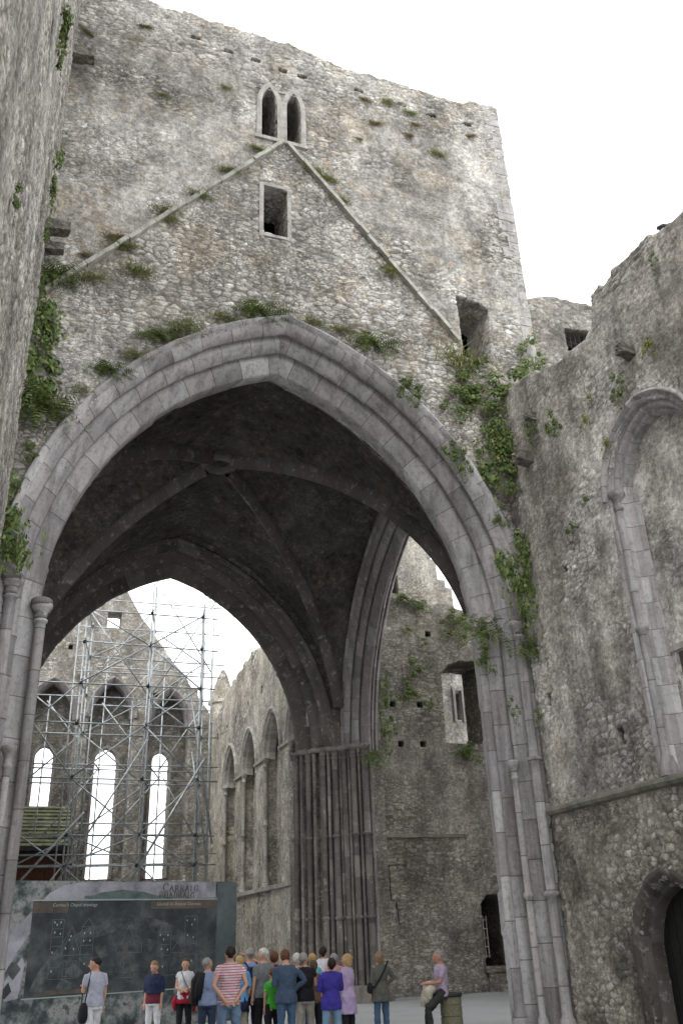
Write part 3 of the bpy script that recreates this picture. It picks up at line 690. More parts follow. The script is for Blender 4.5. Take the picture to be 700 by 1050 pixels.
# doorway
def fd(y, z, d): return (10.62+d, y, z)
pr = [(.18,.06,0),(.18,-.03,0),(.10,-.03,0),(.05,.03,1),(.02,.03,1),(-.03,.10,1),(-.04,.16,1),(-.08,.17,2),(-.11,.21,2),(-.12,.45,2)]
rev(arch_sweep('doorway', 13.6, .95, 1.45, 2.62, pr, fd, M['arch_dark'], NR, zb=0, step=.05, bl=.34, rough=.006))
mb = MB(); mb.box((11.05,12.3,0),(11.12,14.9,3.0)); 
dk = mb.build('door', M['black'], NR)  # door and planks near-black, imitating the unlit inside of the doorway
mb = MB()
for k in range(8): mb.box((11.03,12.72+k*.22,.02),(11.047,12.92+k*.22,2.7))
mb.build('door_plank', M['black'], dk)
# stone stubs sticking out of the wall
def corbel(x, y, z, sx, s=1., lab='', seed=0):
    bm = bmesh.new(); bmesh.ops.create_cube(bm, size=1); bmesh.ops.subdivide_edges(bm, edges=bm.edges[:], cuts=3, use_grid_fill=True)
    rr = random.Random(seed)
    for v in bm.verts:
        t = (v.co.x*sx+.5); v.co.z *= 1-.35*t; v.co.z += .14*t; v.co.y *= 1-.2*t
        v.co += Vector((rr.uniform(-.03,.03) for _ in range(3))); 
        v.co = Vector((v.co.x*.62*s, v.co.y*.34*s, v.co.z*.36*s))+Vector((x, y, z))
    me = bpy.data.meshes.new('corbel'); bm.to_mesh(me); bm.free()
    return me
def corbel_part(parent, x, y, z, sx, s, seed): link('corbel', corbel(x, y, z, sx, s, '', seed), M['inside'], parent)
corbel_part(NR, 10.6, 15.85, 12.1, -1, 1.0, 1); corbel_part(NR, 10.62, 11.75, 12.35, -1, .8, 2); corbel_part(NR, 10.64, 15.4, 13.0, -1, .6, 3)

# ------------------------------------------------------------------ turret wall with barred window, right of the tower
TR = empty('stair_turret_wall', (13.3, 17.2, 0), 'plain stone wall with small barred window wedged between tower and right nave wall', 'wall')
hb = [(13.3,16.7),(14.3,16.7),(14.3,17.6),(13.3,17.5)]
grid_wall('wall', [(12.2,10),(15.2,10)]+ragged([(15.2,18.5),(13.6,18.62),(12.55,18.5),(12.2,18.3)],.05,.3,4), [hb], .045, (0,17.05,0), (1,0,0), (0,0,1), 1.0, M['gable'], TR)
mb = MB(); mb.box((13.0,17.9,16.3),(14.6,18.0,17.9)); mb.build('window_dark_back', M['black'], TR)
bars = MB()
for k in range(6): bars.tube([(13.40+k*.16,17.2,16.7),(13.40+k*.16,17.2,17.58)], .016, 6)
bars.tube([(13.3,17.2,17.15),(14.3,17.2,17.15)], .016, 6)
bars.build('window_bars', M['iron'], TR)

# ------------------------------------------------------------------ north nave wall (left, steeply foreshortened)
NL = empty('north_nave_wall', (-.9, 10, 0), 'high rubble nave wall on the left seen at a steep angle', 'wall')
wallX('wall', -.88, 0,0,0, None, .6, 1, M['nave_l'], h=.055, parent=NL, outline=[(1.5,0),(17.0,0)]+[(17.0,29)]+[(1.5,29)])
corbel_part(NL, -.66, 16.6, 22.9, 1, 1.05, 4); corbel_part(NL, -.66, 16.4, 16.75, 1, .95, 5); corbel_part(NL, -.7, 16.7, 16.4, 1, .8, 6)

# ------------------------------------------------------------------ choir
CS = empty('choir_south_wall', (10, 41, 0), 'pale lit choir wall with three tall pointed recesses seen through the far arch', 'wall')
ctop = ragged([(51,13.4),(48.9,13.4),(46.8,13.9),(45,14.3),(43,14.3),(41,14.7),(39,14.5),(37,14.9),(33,15.2)], .16, .5, 9)
chs = []
for yc in (45.0, 41.0, 36.95, 33.1): chs.append(arch_line(yc, 1.36, 9.05, 10.85, 0, 12, 3.9))
sm = [[(y0,z0),(y0+.32,z0),(y0+.32,z0+.32),(y0,z0+.32)] for y0, z0 in ((48.2,11.9),(45.9,11.9),(43.8,11.9),(41.2,12.0),(38.6,12.1),(36.0,12.2))]
wallX('wall', 10.0, 0,0,0, None, .62, -1, M['choir'], h=.075, parent=CS, outline=[(32.5,0),(51,0)]+ctop, holes=chs+sm)
for q in sm: mb = MB(); mb.box((10.45,q[0][0]-.2,q[0][1]-.2),(10.5,q[1][0]+.2,q[2][1]+.2)); mb.build('putlog_hole_back', M['black'], CS)
ws = [[(y0,4.4),(y0+.55,4.4),(y0+.55,7.0),(y0,7.0)] for y0 in (44.7, 40.6, 36.3)]
wallX('recess_back', 10.55, 0,0,0, None, .6, -1, M['choir'], h=.12, parent=CS, outline=[(32.5,3.5),(50.9,3.5),(50.9,12.5),(32.5,12.5)], holes=ws)
mb = MB(); mb.box((11.1,32.5,3),(11.2,50.9,12.6)); mb.build('recess_dark_back', M['black'], CS)
for yc in (45.0, 41.0, 36.95, 33.1):
    prc = [(.22,.03,0),(.22,-.09,0),(.12,-.10,0),(.08,.0,0),(.03,-.03,1),(-.04,.02,1),(-.06,.12,1),(-.12,.14,2),(-.17,.2,2),(-.18,.5,2)]
    def fc(y, z, d): return (9.97+d, y, z)
    rev(arch_sweep('recess_arch', yc, 1.36, 9.05, 10.85, prc, fc, M['trim'], CS, zb=9.05, step=.12, bl=.45, rough=.004))
    for sg in (-1, 1): shaft(10.05, yc+sg*1.26, 3.9, 9.1, .085, M['trim'], CS, (6.3,))
mb = MB()
for yc in (43.0, 38.97, 35.0): mb.box((9.9,yc-.66,9.0),(10.0,yc+.66,9.12))
mb.box((9.86,32.5,3.72),(10.02,50.9,3.88)); mb.build('string_course', M['dress'], CS)

CE = empty('choir_gable_wall', (5, 50, 0), 'roofless east gable with three bright tall lancets behind the scaffolding', 'wall')
gout = [(-3,0),(10.1,0),(10.1,13.2)]+ragged([(10.1,13.4),(9.4,14.3),(8.5,15.6),(7.2,17.2),(5.8,19.0),(4.4,21.2),(3.2,22.8),(2.0,24.0),(0,21.5),(-3,17.5)], .07, .4, 11)
lan = [arch_line(1.08,.47,11.3,11.9,0,8,5.1), arch_line(4.35,.60,11.1,11.85,0,8,5.1), arch_line(7.35,.48,11.15,11.75,0,8,5.1)]
gw = [(3.7,18.4),(4.5,18.4),(4.5,19.45),(3.7,19.45)]
emb = [arch_line(1.15,1.32,13.1,15.2,0,10,4.9), arch_line(4.35,1.2,13.3,15.4,0,10,4.9), arch_line(7.55,1.12,13.0,14.95,0,10,4.9)]
pk = [[(6.55,14.55),(6.9,14.55),(6.9,14.8),(6.55,14.8)], [(5.0,12.6),(5.25,12.6),(5.25,13),(5.0,13)], [(1.7,17),(1.95,17),(1.95,17.3),(1.7,17.3)]]
grid_wall('wall', gout, emb+[gw]+pk, .085, (0,50,0), (1,0,0), (0,0,1), 1.25, M['gable'], CE)
grid_wall('lancet_panel', [(-.6,4.5),(9.3,4.5),(9.3,15.5),(-.6,15.5)], lan, .1, (0,51.2,0), (1,0,0), (0,0,1), .6, M['gable'], CE)
for (c_, a_, zs_, za_) in ((1.15,1.32,13.1,15.2),(4.35,1.2,13.3,15.4),(7.55,1.12,13.0,14.95)):
    arch_sweep('embracing_arch', c_, a_, zs_, za_, [(.2,.02,0),(.2,-.1,0),(.1,-.1,0),(.04,0,0),(-.02,.0,1),(-.06,.1,1),(-.1,.12,2),(-.16,.24,2),(-.17,.6,2)], lambda x,z,d: (x,49.97+d,z), M['arch_mid'], CE, zb=zs_, step=.12, bl=.5, rough=.004)
for l_, (c_, a_, zs_, za_) in zip(lan, ((1.08,.47,11.3,11.9),(4.35,.60,11.1,11.85),(7.35,.48,11.15,11.75))):
    fr_ = ring(arch_line(c_,a_,zs_,za_,0,8,5.1), arch_line(c_,a_,zs_,za_,.14,8,5.1), 51.14, 51.4); link('lancet_frame', mesh_from('lancet_frame', fr_.V, fr_.F), M['dress'], CE)

CT = empty('conical_turret', (10.7, 50.9, 0), 'small round stone turret with conical cap at the choir corner', 'turret')
mb = MB(); mb.lathe((10.75,51,0), [(.72,12),(.72,14.5),(.84,14.55),(.84,14.72),(.7,14.74)], 20); mb.build('drum', M['choir'], CT)
mb = MB(); mb.lathe((10.75,51,0), [(.78,14.73),(.7,15.0),(.5,15.6),(.3,16.2),(.1,16.6),(.0,16.65)], 20); mb.build('cone', M['gable'], CT)

# north choir wall (mostly hidden, closes the choir)
CN = empty('choir_north_wall', (-.9, 41, 0), 'shaded choir side wall glimpsed behind the left jamb', 'wall')
wallX('wall', -.9, 0,0,0, None, .5, 1, M['gable'], h=.2, parent=CN, outline=[(33,0),(50,0),(50,14),(33,14)])

# ------------------------------------------------------------------ south transept
TE = empty('transept_east_wall', (14.5, 31.5, 0), 'dim rubble transept wall with square window opening seen between pier and big right jamb', 'wall')
ho = [(15.55,8.62),(17.5,8.6),(17.5,11.95),(17.0,12.0),(16.4,11.95),(15.9,11.75),(15.58,11.35)]
hw2 = [(16.38,.45),(17.35,.45),(17.35,2.95),(17.1,3.15),(16.7,3.15),(16.38,2.85)]
pl = [[(x,z),(x+.24,z),(x+.24,z+.24),(x,z+.24)] for x, z in ((13.25,9.93),(14.42,9.96),(13.5,8.4),(14.42,8.42),(15.0,12.9))]
ttop = ragged([(19.5,14.1),(17.2,14.2),(16,14.35),(14.4,14.4),(13.2,14.5),(12.2,14.5)], .09, .4, 21)
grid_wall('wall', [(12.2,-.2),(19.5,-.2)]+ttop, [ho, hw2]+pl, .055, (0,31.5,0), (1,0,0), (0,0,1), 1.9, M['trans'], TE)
for q in pl: mb = MB(); mb.box((q[0][0]-.1,31.75,q[0][1]-.1),(q[1][0]+.1,31.8,q[2][1]+.1)); mb.build('putlog_hole_back', M['black'], TE)
mb = MB(); mb.box((16.2,33.3,.2),(17.6,33.4,3.3)); 
mb.build('niche_back', M['black'], TE)
mb = MB()   # pale tracery light in the niche window
for k in range(4): mb.box((16.50+k*.13,32.2,1.05),(16.535+k*.13,32.26,2.45))
for k in range(5): mb.box((16.48,32.21,1.1+k*.3),(16.95,32.25,1.13+k*.3))
mb.build('window_grille', M['dress'], TE)
mb = MB(); mb.box((16.3,31.3,.62),(17.5,31.62,.8)); mb.box((16.42,31.42,.05),(17.4,31.6,.6)); mb.box((16.36,31.35,-.05),(17.45,31.6,.12)); mb.build('stone_basin', M['trans'], TE)
mb = MB(); mb.box((12.3,31.36,5.12),(16.05,31.52,5.24)); mb.build('string_course', M['course'], TE)
mb = MB(); mb.box((12.75,31.40,4.2),(13.55,31.5,4.45)); mb.box((12.85,31.43,3.05),(13.45,31.49,4.18)); mb.box((13.05,31.38,2.75),(13.35,31.5,2.95)); mb.box((13.1,31.42,2.3),(13.3,31.5,2.72)); mb.build('memorial_tablet', M['trans'], TE)
TS = empty('transept_south_wall', (19.2, 26, 0), 'shaded far side wall of the south transept', 'wall')
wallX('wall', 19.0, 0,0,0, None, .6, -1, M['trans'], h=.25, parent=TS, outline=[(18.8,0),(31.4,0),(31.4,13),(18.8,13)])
# stair turret behind transept
SR = empty('stepped_turret', (16, 33.8, 0), 'tall stone turret with stepped broken top beyond the transept wall', 'turret')
st = [(16.66,18.6),(16.67,17.45),(16.93,17.42),(16.93,16.5),(17.3,16.48),(17.3,16.15),(17.62,16.12),(17.64,15.2),(17.9,15.0),(17.9,13)]
grid_wall('wall', [(13.0,13)]+st[::-1]+[(16.6,20.5),(13.0,20.5)], [[(14.6,15.6),(14.95,15.6),(14.95,16.5),(14.6,16.5)]], .07, (0,33.8,0), (1,0,0), (0,0,1), 2.0, M['choir'], SR)
mb = MB(); mb.box((14.3,34.6,15.3),(15.2,34.7,16.9)); mb.build('slit_dark_back', M['black'], SR)
# chapel wall beyond
CH = empty('chapel_wall', (18.5, 36, 0), 'sunlit pale wall with a narrow window seen through the transept opening', 'wall')
cw = [(18.55,10.7),(18.86,10.7),(18.86,11.95),(18.55,11.95)]
grid_wall('wall', [(15.5,5),(23.5,5),(23.5,13.2),(15.5,13.2)], [cw], .07, (0,36.3,0), (1,0,0), (0,0,1), .8, M['chapel'], CH)
mb = MB(); mb.box((18.3,36.85,10.4),(19.1,36.9,12.2)); mb.build('window_dark_back', M['soffit'], CH)
mb = MB(); mb.box((18.42,36.2,10.6),(18.545,36.5,12.05)); mb.box((18.866,36.2,10.6),(18.98,36.5,12.05)); mb.box((18.4,36.19,12.052),(19.0,36.5,12.17)); mb.build('window_frame', M['dress'], CH)
#PART2
# ------------------------------------------------------------------ small dark bird on the ruined wall
bm = bmesh.new()
def ell(bm, c, r, rot=None, seg=12):
    mt_ = Matrix.Translation(c) @ (rot.to_4x4() if rot is not None else Matrix()) @ Matrix.Diagonal((*r, 1))
    bmesh.ops.create_uvsphere(bm, u_segments=seg, v_segments=max(6, seg*2//3), radius=1, matrix=mt_)
bx_, by_, bz_ = 10.95, 10.42, 14.58
ell(bm, (bx_, by_, bz_), (.07,.12,.07), Matrix.Rotation(.5, 3, 'X')); ell(bm, (bx_, by_+.10, bz_+.08), (.042,.05,.04)); ell(bm, (bx_, by_-.15, bz_-.06), (.03,.1,.012), Matrix.Rotation(.4, 3, 'X')); ell(bm, (bx_, by_+.165, bz_+.075), (.01,.035,.01))
for sx in (-.03,.03): ell(bm, (bx_+sx, by_+.01, bz_-.1), (.007,.007,.06))
me = bpy.data.meshes.new('crow'); bm.to_mesh(me); bm.free()
tag(link('crow', me, M['iron']), 'small dark bird perched on top of the ruined right wall', 'bird')

# ------------------------------------------------------------------ scaffolding in the choir
SF = empty('scaffolding', (5, 42, 0), 'tall lattice of grey steel scaffold tubes in front of the choir gable', 'scaffolding')
def tube_part(name, p, q, r=.036, parent=SF, ext=.12):
    p = Vector(p); q = Vector(q); d = (q-p).normalized(); mb = MB(); mb.tube([p-d*ext, q+d*ext], r, 8); return mb.build(name, M['steel'], parent, True)
rr = random.Random(12)
upr = []
FX = [0.2, 2.0, 4.95, 7.35]; BX = [0.1, 2.5, 5.55, 8.1]
for i, x in enumerate(FX[1:], 1): tube_part('standard', (x, 40, .1), (x+.05, 40, (15.3, 17.4, 16.2)[i-1]), .036)
for i, x in enumerate(BX[1:], 1): tube_part('standard', (x, 43.6, .1), (x+.05, 43.6, (16.4, 19.2, 17.9)[i-1]), .036)
for x, y, z0, z1 in ((1.75,40.9,0,15.9),(2.25,41.6,0,15),(2.75,42.2,3,12.6),(5.25,41.2,0,16.8),(5.4,42.5,0,18.2),(4.6,42.5,5,12.3),(8.5,43.0,0,18.4),(8.25,42,0,14.5),(7.6,41,4,16.9)):
    tube_part('standard', (x, y, max(.1, z0)), (x+.03, y, z1), .034)
levels = [4.9, 6.1, 8.4, 10.7, 12.5, 14.4, 16.0]
for k, z in enumerate(levels):
    x0 = -.3 if z < 13 else 1.9
    tube_part('ledger', (x0, 40.06, z+rr.uniform(-.06,.06)), (7.9+rr.uniform(-.3,.6), 40.06, z+rr.uniform(-.05,.05)), .035)
    tube_part('ledger', (x0, 43.66, z+.35+rr.uniform(-.06,.06)), (8.7+rr.uniform(-.4,.5), 43.66, z+.35), .035)
    for x, x2 in zip(FX[1:], BX[1:]): tube_part('transom', (x+.06, 40, z+.12), (x2+.06, 43.6, z+.22), .030, ext=.25)
for z in (5.5, 9.3, 13.6, 17.2): tube_part('ledger', (2.0 if z > 10 else -.2, 42, z), (8.6, 42, z+.03), .032)
for z in (17.6, 18.3): tube_part('ledger', (5.2, 43.5, z), (8.9, 43.5, z), .026)
for k, (z0, z1) in enumerate(zip([2.5]+levels[:-1], levels)):
    for b in range(3):
        if rr.random() < .8:
            xa, xb = FX[b], FX[b+1]
            if (k+b) % 2: xa, xb = xb, xa
            if z1 > 13 and b == 0: continue
            tube_part('brace', (xa, 39.94, z0), (xb, 39.94, z1), .035)
        if rr.random() < .65:
            xa, xb = BX[b], BX[b+1]
            if (k+b) % 2 == 0: xa, xb = xb, xa
            if z1 > 13 and b == 0: continue
            tube_part('brace', (xa, 43.54, z0+.3), (xb, 43.54, z1+.3), .035)
tube_part('brace', (1.9,39.8,4.4), (5.0,39.8,9.9), .04); tube_part('brace', (4.8,39.8,4.4), (7.6,39.8,9.2), .05); tube_part('brace', (.3,39.8,4.2), (2.6,39.8,6.9), .05)
tube_part('raking_strut', (8.15,40.2,5.9), (7.0,40.2,12.3), .05); tube_part('raking_strut', (8.0,40.4,5.2), (7.2,40.4,9.6), .045); tube_part('raking_strut', (5.5,40.4,10.6), (5.0,40.4,13.6), .05)
tube_part('brace', (2.2,42,12.6),(5.4,42,17), .032); tube_part('brace', (5.4,42.3,12.6),(8.4,42.3,17.6), .032); tube_part('brace', (8.3,42.3,14),(5.6,42.3,18.2), .032); tube_part('brace', (5.3,41.2,12.2),(2.3,41.2,16.2), .032)
for x, z1 in ((.9,13.4),(3.6,15.6),(6.6,17.0),(8.7,16.8)): tube_part('standard', (x, 46.5, .1), (x+.05, 46.5, z1), .034)
for z in (7.3, 9.9, 11.6, 13.1, 15.1): tube_part('ledger', (-.2 if z < 13 else 3.2, 46.44, z), (9.0, 46.44, z+rr.uniform(-.08,.08)), .035)
for (xa, za), (xb, zb2) in (((.9,6.2),(3.6,9.9)),((3.6,9.9),(.9,13.1)),((3.6,6.0),(6.6,9.5)),((6.6,9.5),(3.6,13.1)),((8.7,6.4),(6.6,9.9)),((6.6,9.9),(8.7,13.2)),((6.6,13.1),(8.7,16.2)),((3.6,12.1),(6.6,15.9))): tube_part('brace', (xa,46.38,za), (xb,46.38,zb2), .035)
# couplers: one clamp mesh, copied
mb = MB(); mb.lathe((0,0,0), [(.001,-.07),(.06,-.07),(.075,-.03),(.075,.03),(.06,.07),(.001,.07)], 8); mb.box((-.02,-.11,-.03),(.05,-.04,.04))
cme = mesh_from('coupler', mb.V, mb.F); cme.materials.append(M['iron']); nclamp = 0
for z in levels:
    for x, y, dz in [(a+.03, 40, 0) for a in FX[1:]]+[(a+.03, 43.6, .35) for a in BX[1:]]:
        o = bpy.data.objects.new('coupler', cme); COL.objects.link(o); o.parent = SF; o.matrix_parent_inverse = Matrix.Translation((-5,-42,0)); o.location = (x, y-.02, z+dz)

# ------------------------------------------------------------------ small roofed hut behind the banner
HU = empty('works_hut', (1.1, 44, 0), 'small hut with mossy striped lean-to roof and brown fascia behind banner', 'hut')
mb = MB()
for k in range(11):
    y0 = 45.6+k*.27; z0 = 6.25+k*.2
    mb.box((-1.2, y0, z0), (2.55, y0+.36, z0+.07), Matrix.Rotation(.42, 3, 'X'))
mb.build('roof', M['slate'], HU)
mb = MB(); mb.box((-1.1,46.0,0),(2.4,48.5,6.2)); mb.build('wall', M['brownwood'], HU)
mb = MB(); mb.box((-1.2,45.52,6.0),(2.55,45.6,6.2)); mb.box((-1.2,45.9,5.75),(2.5,45.98,5.99)); mb.build('fascia', M['iron'], HU)

# ------------------------------------------------------------------ printed exhibition banner
A_ = Vector((.03, 24.0, 0)); D_ = (Vector((6.0, 25.9, 0))-A_).normalized(); NB = Vector((D_.y, -D_.x, 0))
BN = empty('exhibition_banner', (3, 25, 0), 'wide dark printed banner with chapel line drawings and the heading CARRAIG PHADRAIG', 'banner')
def bp_(s, z, o=0.): v = A_+D_*s+NB*o; return (v.x, v.y, z)
def bq(mb, s0, s1, z0, z1, o, o2=None):
    o2 = o-.003 if o2 is None else o2
    V = [bp_(s0,z0,o2),bp_(s1,z0,o2),bp_(s1,z1,o2),bp_(s0,z1,o2),bp_(s0,z0,o),bp_(s1,z0,o),bp_(s1,z1,o),bp_(s0,z1,o)]
    mb.add(V, [(0,3,2,1),(4,5,6,7),(0,1,5,4),(1,2,6,5),(2,3,7,6),(3,0,4,7)])
def bpoly(mb, pts, o): mb.add([bp_(s,z,o) for s, z in pts], [tuple(range(len(pts)))])
def print_mat(name, stops, scale, extra=0.):
    mt, nt, b, out = newmat(name); g = G(nt); tc = g.n('ShaderNodeTexCoord'); P = tc.outputs['Object']
    n = g.noise(P, scale, 6, .62); n2 = g.noise(P, scale*3.5, 5, .7)
    f = g.math('ADD', g.math('MULTIPLY', n.outputs['Fac'], .8), g.math('MULTIPLY', n2.outputs['Fac'], .3))
    g.l(g.ramp(f, stops), b.inputs['Base Color']); b.inputs['Roughness'].default_value = .55; return mt
m_art = print_mat('banner_carving_print', [(.40,(.016,.019,.021)),(.50,(.038,.047,.049)),(.56,(.10,.12,.118)),(.64,(.23,.23,.225)),(.70,(.05,.065,.065))], 1.9)
m_band = print_mat('banner_pale_arch_print', [(.35,(.09,.095,.105)),(.5,(.19,.19,.215)),(.68,(.31,.305,.35))], 1.5)
m_dark = print_mat('banner_dark_panel_print', [(.40,(.014,.018,.022)),(.56,(.036,.044,.048)),(.68,(.075,.08,.08))], 1.1)
m_brn = print_mat('banner_brown_strip_print', [(.4,(.05,.042,.036)),(.65,(.11,.088,.07))], 1.3)
m_strip = print_mat('banner_slate_strip_print', [(.4,(.03,.045,.05)),(.65,(.085,.105,.11))], .9)
m_lich = print_mat('banner_green_print', [(.4,(.03,.05,.045)),(.6,(.09,.125,.115))], 4)
m_rule = plain('banner_pale_rule', (.26,.31,.30), var=.05)
m_line = plain('banner_line_drawing', (.095,.115,.12), var=.25, scale=6)
m_dot = plain('banner_bright_mark', (.32,.37,.38), var=.05)
m_head = plain('banner_heading_ink', (.06,.055,.05), var=.05)
m_txt = plain('banner_caption_ink', (.30,.32,.31), var=.05)
mb = MB(); bq(mb, 0, 6.26, .06, 3.40, 0, -.05); mb.build('panel', m_art, BN)
mb = MB()
for s in (.02, 1.6, 3.1, 4.7, 6.2): mb.tube([bp_(s,.0,-.08), bp_(s,3.36,-.08)], .03, 8)
mb.build('frame', M['steel'], BN)
mb = MB()
band = [(.02,1.15),(.02,2.05),(.35,2.45),(.62,2.72),(1.0,3.12),(1.35,3.30),(1.8,3.37),(3.0,3.385),(4.3,3.385),(5.6,3.385),(5.6,3.0),(4.5,2.99),(3.9,3.03),(3.3,3.08),(2.6,3.08),(2.0,3.0),(1.5,2.97),(1.05,2.72),(.7,2.35),(.4,1.9),(.2,1.55)]
mb.V = [bp_(s,z,.004) for s, z in band]; bmx = bmesh.new(); vs = [bmx.verts.new(v) for v in mb.V]; fc_ = bmx.faces.new(vs); bmesh.ops.triangulate(bmx, faces=[fc_]); me = bpy.data.meshes.new('pale_band'); bmx.to_mesh(me); bmx.free()
link('arch_print', me, m_band, BN)
mb = MB(); bq(mb, 1.9, 4.1, 2.99, 3.06, .0075); bpoly(mb, [(1.95,3.0),(2.3,3.13),(2.9,3.2),(3.5,3.14),(4.1,3.0)], .0076); mb.build('lichen_print', m_lich, BN)
mb = MB(); bq(mb, .63, 5.63, .90, 2.94, .012); mb.build('dark_panel_print', m_dark, BN)
for q_ in ((.64,1.5,2.68,2.93),(3.7,5.62,2.74,2.93),(1.0,2.4,.93,1.02)): mb = MB(); bq(mb, *q_, .0155); mb.build('brown_print', m_brn, BN)
mb = MB(); bq(mb, 5.64, 6.24, .1, 3.38, .0155); mb.build('slate_strip_print', m_strip, BN)
mb = MB(); bq(mb, .6, 5.64, 2.95, 2.98, .019); bq(mb, .58, 5.64, .865, .89, .019); mb.build('rule', m_rule, BN)
mb = MB()      # pale carved blocks at the left of the print
for pts in ([(.1,1.2),(.5,1.75),(.58,1.6),(.5,.9),(.2,.85)], ): bpoly(mb, pts, .0077)
mb.build('carved_block_print', m_band, BN)
mb = MB(); bpoly(mb, [(.18,1.45),(.36,1.66),(.5,1.5),(.34,1.28)], .0095); bpoly(mb, [(.06,1.0),(.25,1.25),(.34,1.05),(.2,.9)], .0095); mb.build('shadow_block_print', m_dark, BN)
m_ghost = print_mat('banner_ghost_carving', [(.42,(.020,.026,.030)),(.58,(.055,.065,.068)),(.68,(.10,.105,.10))], 3.2)
def ghost(r0, r1, a0, a1, n, gap, o=.0165):
    for k in range(n):
        t0 = a0+(a1-a0)*k/n; t1 = t0+(a1-a0)/n*(1-gap); pts = [(3.2+r0*1.25*math.cos(t), .55+r0*math.sin(t)) for t in (t0,(t0+t1)/2,t1)]+[(3.2+r1*1.25*math.cos(t), .55+r1*math.sin(t)) for t in (t1,(t0+t1)/2,t0)]
        if all(.66 < s_ < 5.6 and .93 < z_ < 2.66 for s_, z_ in pts):
            gm_ = MB(); bpoly(gm_, pts[::-1], o); gm_.build('carved_stone_print', m_ghost, BN)
ghost(1.72, 2.02, .25, 2.9, 13, .0); ghost(1.25, 1.55, .25, 2.9, 11, .35); ghost(.75, .95, .4, 2.75, 8, .1)
ln = MB()
def L_(s0, z0, s1, z1, w=.014, o=.022):
    d = Vector((s1-s0, z1-z0)); n = Vector((-d.y, d.x)).normalized()*w/2
    ln.add([bp_(s0+n.x,z0+n.y,o),bp_(s0-n.x,z0-n.y,o),bp_(s1-n.x,z1-n.y,o),bp_(s1+n.x,z1+n.y,o)], [(0,1,2,3)])
def R2(s0, z0, s1, z1): L_(s0,z0,s1,z0); L_(s1,z0,s1,z1); L_(s1,z1,s0,z1); L_(s0,z1,s0,z0)
R2(1.15,1.25,1.43,2.53)
for z in (2.33,2.15,1.95,1.72,1.5): L_(1.15,z,1.43,z)
R2(1.9,1.25,2.2,2.36); L_(1.9,2.36,2.05,2.55); L_(2.05,2.55,2.2,2.36)
for z in (2.15,1.95,1.75): L_(1.9,z,2.2,z)
L_(1.43,1.75,1.64,2.37); L_(1.64,2.37,1.9,1.75); L_(1.43,1.75,1.9,1.75); L_(1.43,2.0,1.64,2.37); L_(1.64,2.37,1.9,2.0); L_(1.15,1.25,2.2,1.25)
for s in (1.5,1.58,1.72,1.8): L_(s,1.25,s,1.6)
R2(1.48,1.3,1.84,1.62); L_(1.52,1.45,1.82,1.5)
R2(2.82,1.2,3.5,1.75); L_(2.9,1.75,3.12,2.37); L_(3.12,2.37,3.4,1.75); L_(2.82,1.2,2.82,1.95); L_(3.5,1.2,3.5,1.95); L_(2.82,1.95,2.9,1.95); L_(3.5,1.95,3.4,1.95)
for s in (2.95,3.05,3.22,3.34): L_(s,1.22,s,1.55)
pa = arch_line(3.15,.2,1.45,1.75,0,5,1.22)
for (a0_,b0_),(a1_,b1_) in zip(pa[:-1], pa[1:]): L_(a0_,b0_,a1_,b1_)
for s0 in (3.95, 4.7): R2(s0,1.2,s0+.36,2.2)
for z in (1.9,1.65): L_(3.95,z,4.31,z); L_(4.7,z,5.06,z)
R2(4.7,2.2,5.06,2.55); R2(4.31,1.2,4.7,1.7); L_(4.31,1.7,4.5,1.95); L_(4.5,1.95,4.7,1.7)
ln.build('line_drawing', m_line, BN)['kind'] = 'stuff'
dt = MB()
for s, z in ((1.2,2.47),(1.26,2.42),(1.35,2.47),(1.22,2.25),(1.36,2.22),(1.2,1.82),(1.22,1.42),(1.6,2.08),(1.63,2.16),(1.52,1.9),(1.72,1.88),(1.97,2.22),(2.12,2.22),(1.96,2.05),(2.12,2.05),(2.02,1.55),(4.0,2.12),(4.1,2.02),(4.22,2.12),(4.05,1.8),(4.22,1.78),(4.76,2.45),(4.9,2.35),(4.98,2.47),(4.78,2.1),(4.95,2.05),(4.8,1.5),(4.92,1.5),(4.1,1.4)):
    bq(dt, s-.012, s+.012, z-.022, z+.022, .025, .0225)
dt.build('window_mark', m_dot, BN)['kind'] = 'stuff'
# heading in thin serif capitals drawn as strokes
GL = {'C': [[(.95,.80),(.80,.97),(.55,1),(.25,.90),(.08,.65),(.05,.45),(.15,.18),(.40,.02),(.70,0),(.95,.16)], [(.95,.70),(.95,.93)]],
 'A': [[(.05,0),(.5,1),(.95,0)], [(.22,.36),(.78,.36)], [(-.05,0),(.18,0)], [(.8,0),(1.05,0)]],
 'R': [[(.15,0),(.15,1),(.6,1),(.82,.88),(.85,.72),(.75,.56),(.55,.5),(.15,.5)], [(.5,.5),(.98,0)], [(.0,0),(.3,0)], [(.9,0),(1.1,0)]],
 'I': [[(.3,0),(.3,1)], [(.12,0),(.48,0)], [(.12,1),(.48,1)]],
 'G': [[(.95,.80),(.80,.97),(.55,1),(.25,.90),(.08,.65),(.05,.45),(.15,.18),(.40,.02),(.70,0),(.90,.10),(.90,.42)], [(.72,.42),(1.02,.42)], [(.95,.70),(.95,.93)]],
 'P': [[(.15,0),(.15,1),(.6,1),(.85,.88),(.88,.72),(.78,.55),(.55,.48),(.15,.48)], [(.0,0),(.32,0)]],
 'H': [[(.12,0),(.12,1)], [(.88,0),(.88,1)], [(.12,.52),(.88,.52)], [(0,0),(.26,0)], [(.74,0),(1,0)], [(0,1),(.26,1)], [(.74,1),(1,1)]],
 'D': [[(.15,0),(.15,1),(.5,1),(.80,.85),(.95,.5),(.80,.15),(.5,0),(.15,0)], [(0,1),(.2,1)], [(0,0),(.2,0)]]}
